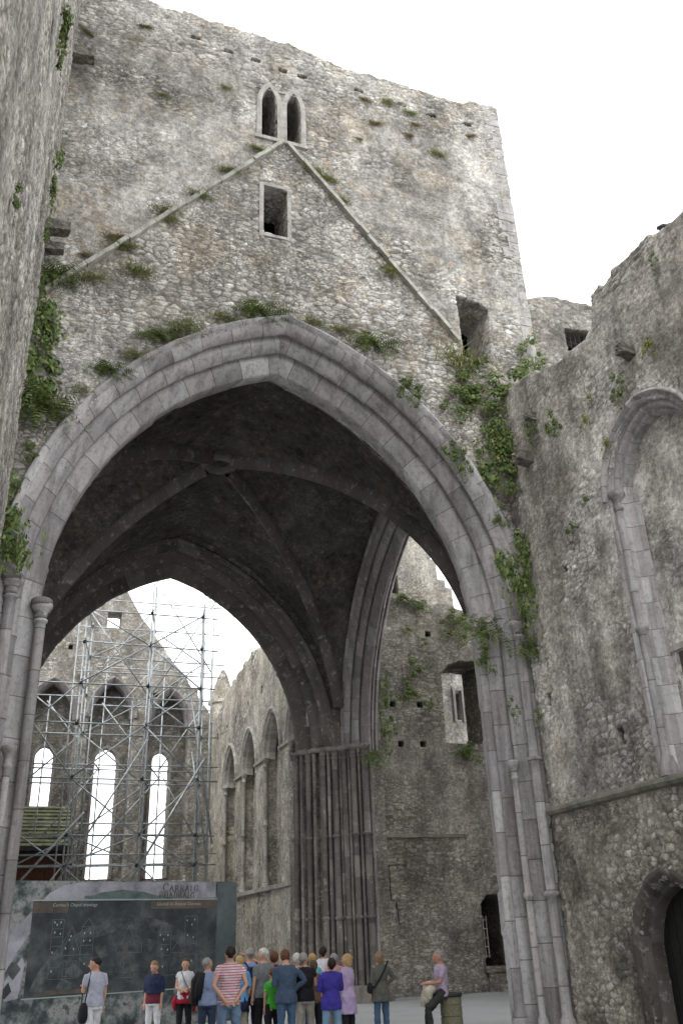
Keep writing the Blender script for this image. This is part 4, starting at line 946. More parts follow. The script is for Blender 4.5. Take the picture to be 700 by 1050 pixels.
def heading(word, s, z, big, small, adv):
    h_ = MB()
    for i, ch in enumerate(word):
        hgt = big if i == 0 else small; w = hgt*(.72 if ch != 'I' else .42)
        strokes = [list(q) for q in GL[ch]]
        for q in strokes:
            for (a, b), (c_, d_) in zip(q[:-1], q[1:]):
                x0, z0, x1, z1 = s+a*w, z+b*hgt, s+c_*w, z+d_*hgt; dv = Vector((x1-x0, z1-z0)); 
                th = .022 if abs(dv.y) > abs(dv.x) else .012
                n = Vector((-dv.y, dv.x)).normalized()*th/2
                h_.add([bp_(x0+n.x,z0+n.y,.021),bp_(x0-n.x,z0-n.y,.021),bp_(x1-n.x,z1-n.y,.021),bp_(x1+n.x,z1+n.y,.021)], [(0,1,2,3)])
        s += w+adv
    return h_
heading('CARRAIG', 4.02, 3.155, .20, .15, .045).build('heading', m_head, BN)
h2 = heading('PHADRAIG', 3.92, 2.995, .15, .14, .035)
n0 = len(h2.V); h2.add([bp_(s_,z_,.021) for s_, z_ in ((4.30,3.145),(4.325,3.145),(4.36,3.175),(4.335,3.18))], [(0,1,2,3)])
h2.build('heading', m_head, BN)
def text(body, s, z, size, mat, name):
    cu = bpy.data.curves.new(name, 'FONT'); cu.body = body; cu.size = size; cu.resolution_u = 2; cu.shear = .2
    o = bpy.data.objects.new('tmp_text', cu); COL.objects.link(o); bpy.context.view_layer.update()
    me = bpy.data.meshes.new_from_object(o.evaluated_get(bpy.context.evaluated_depsgraph_get())); bpy.data.objects.remove(o); me.materials.clear()
    for v in me.vertices: v.co = bp_(s+v.co.x, z+v.co.y, .0215)
    me.name = name; return link(name, me, mat, BN)
text("Cormac's Chapel drawings", 1.1, 2.82, .105, m_txt, 'caption')
text("Léaráidí de Shéipéal Chormaic", 3.86, 2.82, .105, m_txt, 'caption')

# ------------------------------------------------------------------ stone litter drum
BI = empty('round_litter_bin', (8.64, 18.3, 0), 'squat round stone-clad bin with dark metal rim behind the seated man', 'bin')
mb = MB(); mb.lathe((8.64,18.3,0), [(.19,0),(.215,.01),(.215,.40),(.20,.41),(.20,.425),(.215,.435),(.215,.60),(.203,.61),(.203,.625),(.215,.635),(.215,.76),(.001,.765)], 28)
m_bin = plain('greenish_concrete', (.17,.165,.11), var=.2, scale=20, bump=.004)
mb.build('drum', m_bin, BI, False)
mb = MB(); mb.lathe((8.64,18.3,0), [(.12,.77),(.235,.765),(.24,.79),(.235,.825),(.20,.835),(.12,.825),(.12,.78)], 28); mb.build('rim', M['iron'], BI, True)

# ------------------------------------------------------------------ plants
def blade(V, F, p, d, up, L, w, droop, seg=5):
    b = len(V); d = d.normalized(); side = d.cross(up)
    side = side.normalized() if side.length > 1e-4 else Vector((1,0,0)); q = Vector(p)
    for k in range(seg+1):
        t = k/seg; ww = w*(1-t)**.7*(.55+.9*math.sin(min(1, t*1.6)*math.pi*.5)); V.append(q-side*ww/2); V.append(q+side*ww/2)
        d = (d+Vector((0,0,-droop/seg))).normalized(); q = q+d*L/seg
    for k in range(seg): F.append((b+2*k, b+2*k+1, b+2*k+3, b+2*k+2))
def fern_mesh(seed, dry=False):
    rr = random.Random(seed); V = []; F = []
    for i in range(95 if not dry else 260):
        a = rr.uniform(0, 2*math.pi); e = rr.uniform(-.5, 1.15)
        d = Vector((math.cos(a)*math.cos(e), -abs(math.sin(a)*math.cos(e))*.9, math.sin(e)))
        p = Vector((rr.gauss(0,.2), rr.uniform(-.03,.05), rr.gauss(0,.08)))
        L = rr.uniform(.12,.5); 
        if dry: blade(V, F, p+Vector((rr.gauss(0,.12),0,rr.gauss(0,.04))), d, Vector((0,0,1)), L*.8, .016, rr.uniform(.3,2.2)); continue
        # a frond: rachis with pinnae
        dr = rr.uniform(.8, 2.0); q = Vector(p); dd = d.normalized(); n = 9
        for k in range(n):
            t = k/n; side = dd.cross(Vector((0,0,1))); side = side.normalized() if side.length > 1e-3 else Vector((1,0,0))
            pl = L*.30*(1-t)**.8*(.5+min(1, t*3)*.6)
            for sg in (-1, 1):
                b = len(V); tip = q+side*sg*pl+dd*pl*.35+Vector((0,0,-pl*.3*rr.random())); w = dd*L/n*.42
                V += [q, q+w, tip+w*.2, tip-w*.2]; F.append((b,b+1,b+2,b+3))
            dd = (dd+Vector((0,0,-dr/n))).normalized(); q = q+dd*L/n
    return mesh_from('frond', V, F)
def ivy_mesh(seed, n=620):
    rr = random.Random(seed); V = []; F = []
    cs = [(Vector((rr.gauss(0,.2), rr.uniform(-.12,.0), rr.gauss(0,.24))), rr.uniform(.07,.2)) for _ in range(9)]
    for i in range(n):
        c, r = rr.choice(cs); v = Vector((rr.gauss(0,1), rr.gauss(0,1), rr.gauss(0,1))).normalized()*r*rr.uniform(.5,1.15)
        p = c+v*Vector((1,.7,1)) if False else c+Vector((v.x, v.y*.8-.03, v.z))
        nrm = (v.normalized()+Vector((0,-.5,.5))+Vector((rr.gauss(0,.4),rr.gauss(0,.4),rr.gauss(0,.4)))).normalized()
        u = nrm.orthogonal().normalized(); u = Matrix.Rotation(rr.uniform(0,6.28), 3, nrm)@u; w = nrm.cross(u); s = rr.uniform(.014,.045)
        b = len(V); V += [p-u*s, p-u*s*.3+w*s*.75, p+u*s*1.15+nrm*s*.2, p-u*s*.3-w*s*.75, p+nrm*s*.15]
        F += [(b,b+4,b+1),(b+1,b+4,b+2),(b+2,b+4,b+3),(b+3,b+4,b)]
    for i in range(16):   # trailing shoots
        p = Vector((rr.gauss(0,.2), -.06, rr.uniform(-.3,.2)))
        for k in range(9):
            p = p+Vector((rr.uniform(-.03,.03), rr.uniform(-.012,.008), rr.uniform(-.05,.01))); s = rr.uniform(.018,.034); nrm = Vector((rr.gauss(0,.4),-1,rr.gauss(.3,.4))).normalized()
            u = nrm.orthogonal().normalized(); u = Matrix.Rotation(rr.uniform(0,6.28), 3, nrm)@u; w = nrm.cross(u); b = len(V)
            V += [p-u*s, p+w*s*.7, p+u*s*1.1, p-w*s*.7]; F.append((b,b+1,b+2,b+3))
    return mesh_from('foliage', V, F)
PM = {'fern': [fern_mesh(s) for s in (1,2,3)], 'dry': [fern_mesh(s, True) for s in (11,12)], 'grass': [fern_mesh(s, True) for s in (14,15,16)], 'ivy': [ivy_mesh(s) for s in (21,22,23,24)], 'leafy': [ivy_mesh(s, 300) for s in (31,32)]}
for k, mt_ in (('fern','leaf'),('dry','dry'),('grass','grass'),('ivy','leaf'),('leafy','leafy')):
    for me in PM[k]: me.materials.append(M[mt_])
PLANTS = [
    ('fern', (4.24, 16.95, 15.91), 'Y', 0.75, 0.8, 'big green fern tuft growing on the very apex of the main arch hood'),
    ('grass', (2.46, 16.95, 15.03), 'Y', 0.7, 0.8, 'wide fern tuft on the main arch hood, left of the apex tuft'),
    ('fern', (1.86, 16.95, 14.65), 'Y', 0.6, 0.8, 'fern tuft on the arch hood touching the left end of the wide tuft'),
    ('fern', (0.82, 16.95, 13.48), 'Y', 0.6, 0.8, 'fern tuft on the upper left shoulder of the main arch hood'),
    ('grass', (0.25, 16.95, 12.88), 'Y', 0.35, 0.9, 'small fern on the left shoulder of the arch hood, lowest of that run'),
    ('grass', (5.68, 16.95, 15.93), 'Y', 0.4, 0.8, 'small fern just right of the apex on the main arch hood'),
    ('fern', (7.20, 16.95, 15.59), 'Y', 0.75, 0.9, 'large fern tuft on the right shoulder of the main arch hood'),
    ('ivy', (8.32, 16.95, 14.22), 'Y', 0.6, 0.7, 'leafy clump clinging lower down the right side of the arch hood'),
    ('ivy', (8.06, 16.95, 14.44), 'Y', 0.4, 0.7, 'small leafy clump between the large right shoulder fern and the lower clump'),
    ('grass', (9.83, 16.95, 15.51), 'Y', 0.95, 1.0, 'tall bright green fern under the rough square tower opening'),
    ('ivy', (9.18, 16.95, 12.73), 'Y', 0.45, 1.1, 'leafy sprig hanging beside the outer right edge of the main arch'),
    ('ivy', (9.38, 16.95, 12.32), 'Y', 0.4, 1.2, 'leafy sprig just below another on the outer right edge of the main arch'),
    ('grass', (1.82, 16.95, 18.55), 'Y', 0.5, 0.8, 'fern beside the middle of the left roof crease'),
    ('grass', (1.98, 16.95, 18.27), 'Y', 0.35, 0.8, 'small fern below the middle of the left roof crease'),
    ('grass', (1.30, 16.95, 16.46), 'Y', 0.6, 0.8, 'reddish green fern on bare wall below the left roof crease'),
    ('dry', (0.66, 16.95, 17.36), 'Y', 0.45, 0.9, 'brownish grass tuft just above the left roof crease'),
    ('fern', (-0.42, 16.95, 15.85), 'Y', 0.8, 0.8, 'dark green fern cluster at the foot of the left roof crease'),
    ('grass', (0.27, 16.95, 16.02), 'Y', 0.45, 0.8, 'fern just under the lower end of the left roof crease'),
    ('dry', (0.04, 16.95, 16.61), 'Y', 0.4, 0.8, 'dry tuft above the lower end of the left roof crease'),
    ('grass', (3.40, 16.95, 20.44), 'Y', 0.45, 0.6, 'flat green tuft lying along the upper left roof crease'),
    ('grass', (4.20, 16.95, 21.51), 'Y', 0.35, 0.6, 'small tuft on the left roof crease close to its apex'),
    ('grass', (5.80, 16.95, 21.21), 'Y', 0.45, 0.7, 'green tuft on the right roof crease close below the apex'),
    ('grass', (6.25, 16.95, 21.02), 'Y', 0.4, 0.7, 'green tuft to the right of the one below the apex of the right crease'),
    ('grass', (7.96, 16.95, 18.19), 'Y', 0.45, 1.0, 'narrow tuft halfway down the right roof crease'),
    ('dry', (7.52, 16.95, 24.68), 'Y', 0.4, 0.8, 'rust brown tuft under the broken parapet, leftmost of the parapet row'),
    ('grass', (8.23, 16.95, 24.86), 'Y', 0.4, 0.7, 'green tuft under the broken parapet'),
    ('grass', (8.96, 16.95, 24.66), 'Y', 0.35, 0.7, 'small green tuft at a putlog hole under the parapet'),
    ('dry', (7.78, 16.95, 23.77), 'Y', 0.45, 0.9, 'yellow brown tuft below the parapet row on the upper tower'),
    ('dry', (8.85, 16.95, 23.65), 'Y', 0.35, 0.8, 'brown tuft on the upper right tower face'),
    ('dry', (9.09, 16.95, 24.19), 'Y', 0.35, 0.9, 'orange brown tuft right under the parapet on the right'),
    ('grass', (9.78, 16.95, 23.18), 'Y', 0.4, 0.7, 'green tuft on the upper right tower face near the corner'),
    ('dry', (11.00, 16.95, 24.35), 'Y', 0.35, 0.9, 'brown tuft near the top right tower corner'),
    ('dry', (7.21, 16.95, 22.92), 'Y', 0.28, 0.8, 'little ochre tuft on the tower face right of the paired lancets'),
    ('dry', (0.92, 16.95, 25.19), 'Y', 0.4, 0.6, 'rusty flat tuft at the top left of the tower'),
    ('dry', (-0.60, 16.95, 24.29), 'Y', 0.4, 0.6, 'rusty tuft high in the left tower corner'),
    ('grass', (3.25, 16.95, 23.60), 'Y', 0.28, 0.8, 'tiny tuft on the tower face left of the paired lancets'),
    ('grass', (1.52, 16.95, 22.63), 'Y', 0.28, 0.6, 'tiny tuft high on the left half of the tower face'),
    ('ivy', (-0.69, 16.95, 14.63), 'Y', 0.9, 1.6, 'shaggy ivy in the corner of tower and left wall, upper part'),
    ('ivy', (-0.66, 16.95, 13.39), 'Y', 1.1, 1.3, 'thick dark ivy bush bulging in the corner left of the arch'),
    ('fern', (-0.39, 16.95, 12.24), 'Y', 1.1, 0.9, 'broad fern skirt at the bottom of the corner ivy'),
    ('ivy', (-0.52, 16.95, 11.08), 'Y', 0.4, 1.0, 'small leafy tuft beneath the corner ivy'),
    ('ivy', (-0.81, 16.80, 9.26), 'Y', 0.9, 2.0, 'ivy hanging above the outer left capital'),
    ('ivy', (-0.75, 10.01, 15.04), 'X', 0.55, 1.5, 'ivy sprig beside the topmost stone stub on the left wall'),
    ('ivy', (-0.75, 13.67, 15.46), 'X', 0.45, 2.2, 'long thin ivy strand on the edge of the left wall'),
    ('ivy', (-0.82, 8.20, 9.60), 'X', 0.22, 1.2, 'small leafy sprig alone on the near left wall'),
    ('ivy', (-0.75, 13.94, 14.38), 'X', 0.3, 1.2, 'small sprig beside the lower stone stubs of the left wall'),
    ('ivy', (10.36, 16.80, 14.53), 'Y', 1.1, 0.9, 'leafy bush filling the top of the corner right of the main arch'),
    ('ivy', (9.59, 16.95, 14.07), 'Y', 0.7, 0.8, 'bright leafy clump left of the bush in the right corner'),
    ('ivy', (10.93, 16.50, 14.51), 'Y', 1.0, 0.8, 'leafy clump spilling over the broken top of the right wall'),
    ('ivy', (10.39, 16.70, 13.41), 'Y', 0.8, 1.4, 'ivy hanging directly under the right corner bush'),
    ('ivy', (10.43, 16.70, 12.23), 'Y', 0.85, 1.4, 'ivy bush bulging lower in the right corner above the arch side'),
    ('ivy', (11.78, 16.90, 15.94), 'Y', 0.6, 1.3, 'pale green plant on the wall under the barred window'),
    ('leafy', (11.80, 16.90, 16.53), 'Y', 0.3, 1.0, 'small yellow flowering plant under the barred window'),
    ('fern', (10.27, 16.95, 15.60), 'Y', 0.4, 0.6, 'small fern at the sill of the rough tower opening'),
    ('ivy', (10.51, 16.70, 9.79), 'Y', 0.75, 1.8, 'upper part of the ivy column beside the arch springing'),
    ('ivy', (10.46, 16.60, 8.70), 'Y', 0.5, 2.2, 'lower trailing part of the ivy column beside the arch springing'),
    ('fern', (9.85, 17.50, 8.31), 'Y', 0.65, 1.3, 'fern sprouting on top of the inner right capital'),
    ('ivy', (9.85, 17.60, 7.63), 'Y', 0.4, 1.3, 'leafy sprig just below the inner right capital'),
    ('fern', (10.60, 16.80, 7.68), 'Y', 0.5, 1.1, 'dark fern below the outer right capital'),
    ('ivy', (10.13, 17.10, 6.28), 'Y', 0.22, 1.5, 'tiny sprig on the shafts of the big right jamb'),
    ('ivy', (10.60, 16.80, 6.12), 'Y', 0.2, 1.4, 'tiny sprig where the big right jamb meets the nave wall'),
    ('ivy', (10.34, 16.95, 11.04), 'Y', 0.3, 1.3, 'small leafy tuft between the two corner ivy masses on the right'),
    ('leafy', (10.60, 11.17, 12.07), 'X', 0.4, 1.0, 'yellow green plant above the blind arch, beside a stone stub'),
    ('ivy', (10.60, 12.16, 11.71), 'X', 0.35, 1.2, 'green plant just outside the top left of the blind arch'),
    ('leafy', (10.60, 13.40, 11.71), 'X', 0.35, 1.3, 'yellow plant trailing on the right wall, lowest of a pair'),
    ('leafy', (10.60, 13.16, 12.16), 'X', 0.3, 1.1, 'yellow green plant on the right wall, upper one of a pair'),
    ('ivy', (10.60, 14.57, 12.35), 'X', 0.45, 1.4, 'green sprig on the right wall between corner ivy and yellow pair'),
    ('ivy', (10.60, 15.53, 12.71), 'X', 0.35, 1.2, 'green sprig above the biggest stone stub of the right wall'),
    ('leafy', (10.60, 12.88, 10.86), 'X', 0.3, 1.3, 'yellow green trail beside the left shoulder of the blind arch'),
    ('ivy', (10.60, 13.89, 10.07), 'X', 0.18, 1.1, 'small dark sprig on the right wall left of the blind arch capital'),
    ('ivy', (10.60, 14.52, 9.67), 'X', 0.28, 0.8, 'small olive sprig on the middle of the right wall'),
    ('ivy', (10.60, 10.54, 13.65), 'X', 0.2, 1.1, 'little green plant near the ruined top of the right wall'),
    ('fern', (14.08, 31.30, 14.40), 'Y', 0.8, 0.6, 'fern on the transept wall top beside the south arch'),
    ('ivy', (14.85, 31.30, 14.13), 'Y', 0.6, 0.7, 'leafy clump along the transept wall top'),
    ('ivy', (16.34, 31.30, 13.82), 'Y', 0.9, 0.7, 'dark shrub on the transept wall top near the big right jamb'),
    ('ivy', (16.63, 31.30, 13.08), 'Y', 0.7, 1.0, 'dark ivy on the transept wall beside the big right jamb'),
    ('ivy', (14.42, 31.30, 11.41), 'Y', 0.65, 1.0, 'leafy clump on the transept wall, highest of its middle group'),
    ('ivy', (14.06, 31.30, 10.53), 'Y', 0.7, 0.8, 'leafy clump hanging over the left putlog hole of the transept wall'),
    ('ivy', (14.86, 31.30, 10.10), 'Y', 0.45, 0.8, 'small leafy clump right of the upper putlog holes of the transept wall'),
    ('ivy', (15.90, 31.30, 12.94), 'Y', 0.35, 0.8, 'tiny leafy tuft high on the transept wall'),
    ('ivy', (14.85, 31.30, 12.54), 'Y', 0.35, 0.8, 'tiny leafy tuft above the middle group on the transept wall'),
    ('ivy', (14.16, 31.30, 13.10), 'Y', 0.3, 0.8, 'tiny tuft on the transept wall near the arch edge'),
    ('ivy', (12.96, 31.20, 10.79), 'Y', 0.5, 2.0, 'ivy strand creeping on the south arch edge, upper length'),
    ('ivy', (12.82, 31.20, 9.09), 'Y', 0.6, 2.0, 'ivy strand creeping on the south arch edge, lower length'),
    ('fern', (11.60, 29.20, 7.56), 'Y', 0.55, 1.4, 'fern hanging from the capital band of the south east pier'),
    ('grass', (2.66, 16.95, 19.33), 'Y', 0.5, 0.6, 'thin grassy fringe on the left roof crease above its middle'),
    ('grass', (0.90, 16.95, 17.14), 'Y', 0.5, 0.6, 'thin grassy fringe on the left roof crease below its middle'),
    ('grass', (6.57, 16.95, 20.35), 'Y', 0.4, 0.7, 'thin grassy fringe on the upper part of the right roof crease'),
    ('dry', (7.79, 16.95, 18.66), 'Y', 0.35, 0.7, 'brownish fringe beside the middle of the right roof crease'),
    ('grass', (6.41, 16.95, 15.85), 'Y', 0.45, 0.6, 'low grass on the arch hood between apex and right shoulder fern'),
    ('grass', (3.44, 16.95, 15.54), 'Y', 0.5, 0.6, 'low grass on the arch hood immediately left of the apex fern'),
    ('grass', (1.35, 16.95, 13.99), 'Y', 0.5, 0.7, 'low grass on the hood between the two left shoulder ferns'),
    ('ivy', (9.88, 16.95, 14.66), 'Y', 0.8, 0.8, 'leafy mass joining the tall fern and the right corner bush'),
    ('ivy', (10.44, 16.70, 12.90), 'Y', 0.8, 1.2, 'dense ivy between the hanging ivy and the bulging bush in the right corner'),
    ('ivy', (11.17, 15.80, 14.61), 'Y', 0.7, 0.8, 'ivy creeping along the broken top of the right wall'),
    ('ivy', (10.48, 16.65, 9.20), 'Y', 0.65, 1.5, 'middle part of the ivy column beside the arch springing'),
    ('ivy', (-0.66, 16.95, 12.68), 'Y', 1.0, 1.2, 'dark ivy in the left corner between the bush and the fern skirt'),
    ('ivy', (16.29, 31.30, 8.29), 'Y', 0.9, 0.6, 'moss and ivy on the sill of the transept window opening'),
]
KN = {'grass': ('grass_tuft','grass tuft','olive grass tufts on the masonry'), 'fern': ('fern_tuft','fern','ferns rooted in the masonry'), 'dry': ('grass_tuft','grass tuft','dry tufts on the tower wall'), 'ivy': ('ivy_clump','ivy','leafy clumps on the walls'), 'leafy': ('yellow_plant','plant','yellowish plants on the walls')}
for i, (k, p, ax, s, q, lb) in enumerate(PLANTS):
    o = bpy.data.objects.new(KN[k][0], PM[k][i % len(PM[k])]); COL.objects.link(o); r_ = random.Random(i)
    s *= {'fern': 1.65, 'ivy': 1.5, 'grass': 1.6}.get(k, 1.2)
    o.location = p; o.scale = (s*r_.uniform(.9,1.15)*(1 if r_.random() < .5 else -1), s*.9, s*q*r_.uniform(.95,1.1)*(1.3 if k in ('fern','grass') else 1.)); rz = 0
    if ax == 'X': rz = R_(-90) if p[0] > 5 else R_(90)
    elif p[0] < -.2: rz = R_(25)
    elif p[0] > 10 and p[1] < 18: rz = R_(-30)
    o.rotation_euler = (0, r_.uniform(-.15,.15), rz)
    tag(o, lb, KN[k][1], KN[k][2])

# ------------------------------------------------------------------ people
def fabric(name, c, var=.12, stripes=None):
    mt, nt, b, out = newmat(name); g = G(nt); tc = g.n('ShaderNodeTexCoord'); P = tc.outputs['Object']
    n = g.noise(P, 7, 5, .6); col = g.ramp(n.outputs['Fac'], [(.3, tuple(x*(1-var*2) for x in c)), (.7, tuple(min(1, x*(1+var)) for x in c))])
    if stripes:
        sp = g.n('ShaderNodeSeparateXYZ'); g.l(P, sp.inputs[0]); f = g.math('FRACT', g.math('MULTIPLY', sp.outputs[2], 24.)); col = g.mix(g.math('LESS_THAN', f, .42), col, stripes)
    g.l(col, b.inputs['Base Color']); b.inputs['Roughness'].default_value = .85
    bp = g.n('ShaderNodeBump'); bp.inputs['Distance'].default_value = .012; bp.inputs['Strength'].default_value = .6
    g.l(g.noise(g.scale(P, (1,1,.5)), 11, 3).outputs['Fac'], bp.inputs['Height']); g.l(bp.outputs[0], b.inputs['Normal'])
    return mt
FB = {}
def fab(name, c, stripes=None):
    if name not in FB: FB[name] = fabric(name, c, stripes=stripes)
    return FB[name]
SKIN = plain('skin', (.46,.27,.19), rough=.55, var=.08, scale=14)
SKIN2 = plain('sunburnt_skin', (.42,.21,.15), rough=.55, var=.1, scale=14)
EYE = plain('eye_dark', (.02,.015,.012), rough=.3)
SHOE = plain('shoe_leather', (.03,.026,.024), rough=.6)
TEX = bpy.data.textures.new('cloth_folds', 'CLOUDS'); TEX.noise_scale = .09
def loft(mb, rings, n=18):
    """rings: (center, rx, ry) elliptical sections stacked upward"""
    V = []
    for c, rx, ry in rings:
        for k in range(n): a = 2*math.pi*k/n; V.append((c[0]+rx*math.cos(a), c[1]+ry*math.sin(a), c[2]))
    F = []
    for i in range(len(rings)-1):
        for k in range(n): F.append((i*n+k,i*n+(k+1)%n,(i+1)*n+(k+1)%n,(i+1)*n+k))
    F.append(tuple(range(n))[::-1]); F.append(tuple(range((len(rings)-1)*n, len(rings)*n))); mb.add(V, F)
def ellm(mb, c, r, rot=None, n=14):
    V = []; F = []; m_ = n//2+2
    for i in range(m_+1):
        t = math.pi*i/m_
        for k in range(n):
            a = 2*math.pi*k/n; v = Vector((r[0]*math.sin(t)*math.cos(a), r[1]*math.sin(t)*math.sin(a), -r[2]*math.cos(t)))
            if rot is not None: v = rot@v
            V.append(v+Vector(c))
    for i in range(m_):
        for k in range(n): F.append((i*n+k,i*n+(k+1)%n,(i+1)*n+(k+1)%n,(i+1)*n+k))
    mb.add(V, F)
ARM = {  # upper, fore directions for the +x side (mirrored for the other side)
 'down': ((.13,.02,-1),(.0,.18,-1)), 'clasp_front': ((.14,.12,-1),(-.75,.75,-.25)), 'clasp_back': ((.32,-.28,-1),(-.62,-.30,-.75)),
 'phone': ((.14,.10,-1),(-.45,.80,.35)), 'hip': ((.55,-.25,-.8),(-.65,.25,-.55)), 'raise': ((.75,.35,.45),(.85,.2,.45)), 'pocket': ((.30,-.12,-1),(-.2,.35,-.95)),
 'lap': ((.10,.30,-1),(-.35,.95,-.10)), 'bag': ((.10,.05,-1),(-.05,.65,-.75)), 'fold': ((.2,.2,-1),(-.95,.40,.10)), 'up_eye': ((.35,.45,-.5),(-.45,.35,.95))}
def person(loc, H, yaw, label, top=None, bottom=None, hair=None, hairstyle='short', arms=('down','down'), look=0., turn=0., lean=0., sleeve=.5, coat=0., build=1., stance=.1, step=0.,
           legs=None, skin=SKIN, shoes=None, group='visitors gathered in the crossing', topless_hem=.0, hip_z=None, female=False, shawl=None, vest=None):
    s = H/1.75; root = empty('person', loc, label, 'person', group); root.rotation_euler = (0, 0, yaw); root['_local'] = 1
    Rl = Matrix.Rotation(-lean, 3, 'X')
    hz = hip_z if hip_z else .92*s
    hipc = Vector((0,0,hz))
    def tp(x, y, z):    # torso point (z measured from the hips, lean applied)
        return hipc+Rl@Vector((x*s, y*s, z*s))
    shw = (.168 if not female else .148)*build
    # legs
    L = []
    for i, sg in enumerate((-1, 1)):
        hip = hipc+Vector((sg*.085*s, 0, 0))
        if legs: kd, ad = legs[i]; kd = Vector(kd).normalized(); ad = Vector(ad).normalized()
        else:
            kd = Vector((sg*stance*.5, sg*step, -1)).normalized(); ad = Vector((0, sg*step*.6-abs(step)*.35, -1)).normalized()
        kn = hip+kd*.43*s; an = kn+ad*(.41*s)
        if not legs: an.z = .08*s
        L.append((hip, kn, an))
    A = []
    for i, sg in enumerate((-1, 1)):
        shd = tp(sg*shw, 0, .488); u, f = ARM[arms[i]]; u = Rl@Vector((sg*u[0], u[1], u[2])).normalized(); f = Rl@Vector((sg*f[0], f[1], f[2])).normalized()
        el = shd+u*.285*s; wr = el+f*.245*s; A.append((shd, el, wr, f))
    hd = tp(0, .022, .536); hr = Matrix.Rotation(turn, 3, 'Z')@Matrix.Rotation(look-lean*.5, 3, 'X')
    def hp(x, y, z): return hd+hr@Vector((x*s, y*s, z*s))*1.11
    def torso(mb, z0, z1, g_, hem=0.):
        P = [(-.09,.155,.105),(.0,.165,.115),(.10,.145,.105),(.18,.135,.10),(.28,.155,.11),(.38,.172,.12),(.45,.172,.112),(.50,.140,.092),(.53,.10,.078),(.56,.068,.062)]
        if female: P = [(-.09,.165,.115),(.0,.172,.125),(.10,.145,.105),(.18,.128,.098),(.28,.145,.11),(.36,.155,.128),(.45,.150,.10),(.50,.125,.085),(.53,.09,.072),(.56,.06,.056)]
        rg = []
        zs_ = [z0]+[p[0] for p in P if z0 < p[0] < z1]+[z1]
        for z in zs_:
            if z < P[0][0]: rx, ry = P[0][1], P[0][2]
            else:
                rx, ry = np.interp(z, [p[0] for p in P], [p[1] for p in P]), np.interp(z, [p[0] for p in P], [p[2] for p in P])
            k = build if z < .45 else 1+(build-1)*.5
            rx = rx*k+g_; ry = ry*k*(1.08 if build > 1.05 and .0 < z < .35 else 1)+g_
            if hem and z < .15: rx += hem*(.15-z); ry += hem*(.15-z)
            c = tp(0, 0, z); rg.append((c, rx*s, ry*s))
        loft(mb, rg)
    # body: one continuous skin surface
    b = MB(); torso(b, -.09, .56, 0)
    b.tube([tp(0,0,.53), hp(0,-.01,.0), hp(0,-.005,.05)], [.070*s,.064*s,.064*s], 12)
    ellm(b, hp(0,.005,.135), (.081*s,.102*s,.120*s), hr); ellm(b, hp(0,.035,.065), (.048*s,.052*s,.05*s), hr)          # skull, jaw
    b.tube([hp(0,.088,.145), hp(0,.112,.105), hp(0,.095,.098)], [.010*s,.017*s,.013*s], 8)                              # nose
    ellm(b, hp(0,.085,.072), (.024*s,.012*s,.010*s), hr, 8)                                                             # lips
    for sg in (-1, 1):
        ellm(b, hp(sg*.076,-.005,.12), (.010*s,.018*s,.030*s), hr, 8); ellm(b, hp(sg*.03,.083,.158), (.026*s,.012*s,.009*s), hr, 8)
    for i, (hip, kn, an) in enumerate(L):
        b.tube([hip+Vector((0,0,.05*s)), hip.lerp(kn,.35), kn, kn.lerp(an,.3), an], [.088*s,.078*s,.055*s,.054*s,.036*s], 12)
        b.tube([an+Vector((0,-.03,-.03))*s, an+Vector((0,.04,-.045))*s, an+Vector((0,.15,-.06))*s], [.035*s,.036*s,.022*s], 8)
    for i, (sh_, el, wr, f) in enumerate(A):
        sg = (-1, 1)[i]
        b.tube([sh_+Vector((-sg*.02*s,0,.01*s)), sh_.lerp(el,.4), el, el.lerp(wr,.35), wr], [.050*s,.046*s,.036*s,.036*s,.025*s], 10)
        sd_ = f.cross(Vector((0,0,1))); sd_ = sd_.normalized() if sd_.length > .2 else Vector((0,1,0)); up_ = sd_.cross(f)
        if abs(f.z) > .6: sd_, up_ = up_, sd_
        pm = wr+f*.045*s; b.tube([wr-f*.01*s, wr+f*.03*s, wr+f*.085*s], [.024*s,.032*s,.030*s], 8)
        for q in range(4):
            o_ = sd_*(q-1.5)*.019*s; l_ = (.062,.074,.070,.054)[q]*s; b0 = wr+f*.075*s+o_; cur = (f+up_*(-.35)).normalized()
            b.tube([b0, b0+f*l_*.5, b0+f*l_*.5+cur*l_*.5], [.0092*s,.0088*s,.0075*s], 6)
        tb = wr+f*.025*s-sd_*.026*s; b.tube([tb, tb+(f*.6-sd_*.8)*.035*s, tb+(f*.9-sd_*.45)*.062*s], [.012*s,.011*s,.009*s], 6)
    def put(name, mb, mat, vox, folds=0., par=root, sm=3):
        me = mesh_from(name, mb.V, mb.F, smooth=True); o = bpy.data.objects.new(name, me); COL.objects.link(o); me.materials.append(mat); o.parent = par
        md = o.modifiers.new('r', 'REMESH'); md.mode = 'VOXEL'; md.voxel_size = vox; md.use_smooth_shade = True
        md = o.modifiers.new('s', 'SMOOTH'); md.iterations = sm; md.factor = .5
        if folds: md = o.modifiers.new('d', 'DISPLACE'); md.texture = TEX; md.strength = folds; md.mid_level = .5; md.texture_coords = 'LOCAL'
        return o
    body = put('body', b, skin, .0085, 0, root, 1)
    for sg in (-1, 1):
        e = MB(); ellm(e, hp(sg*.031,.083,.137), (.011*s,.008*s,.008*s), hr, 8); me = mesh_from('eye', e.V, e.F, smooth=True); o = bpy.data.objects.new('eye', me); COL.objects.link(o); me.materials.append(EYE); o.parent = body
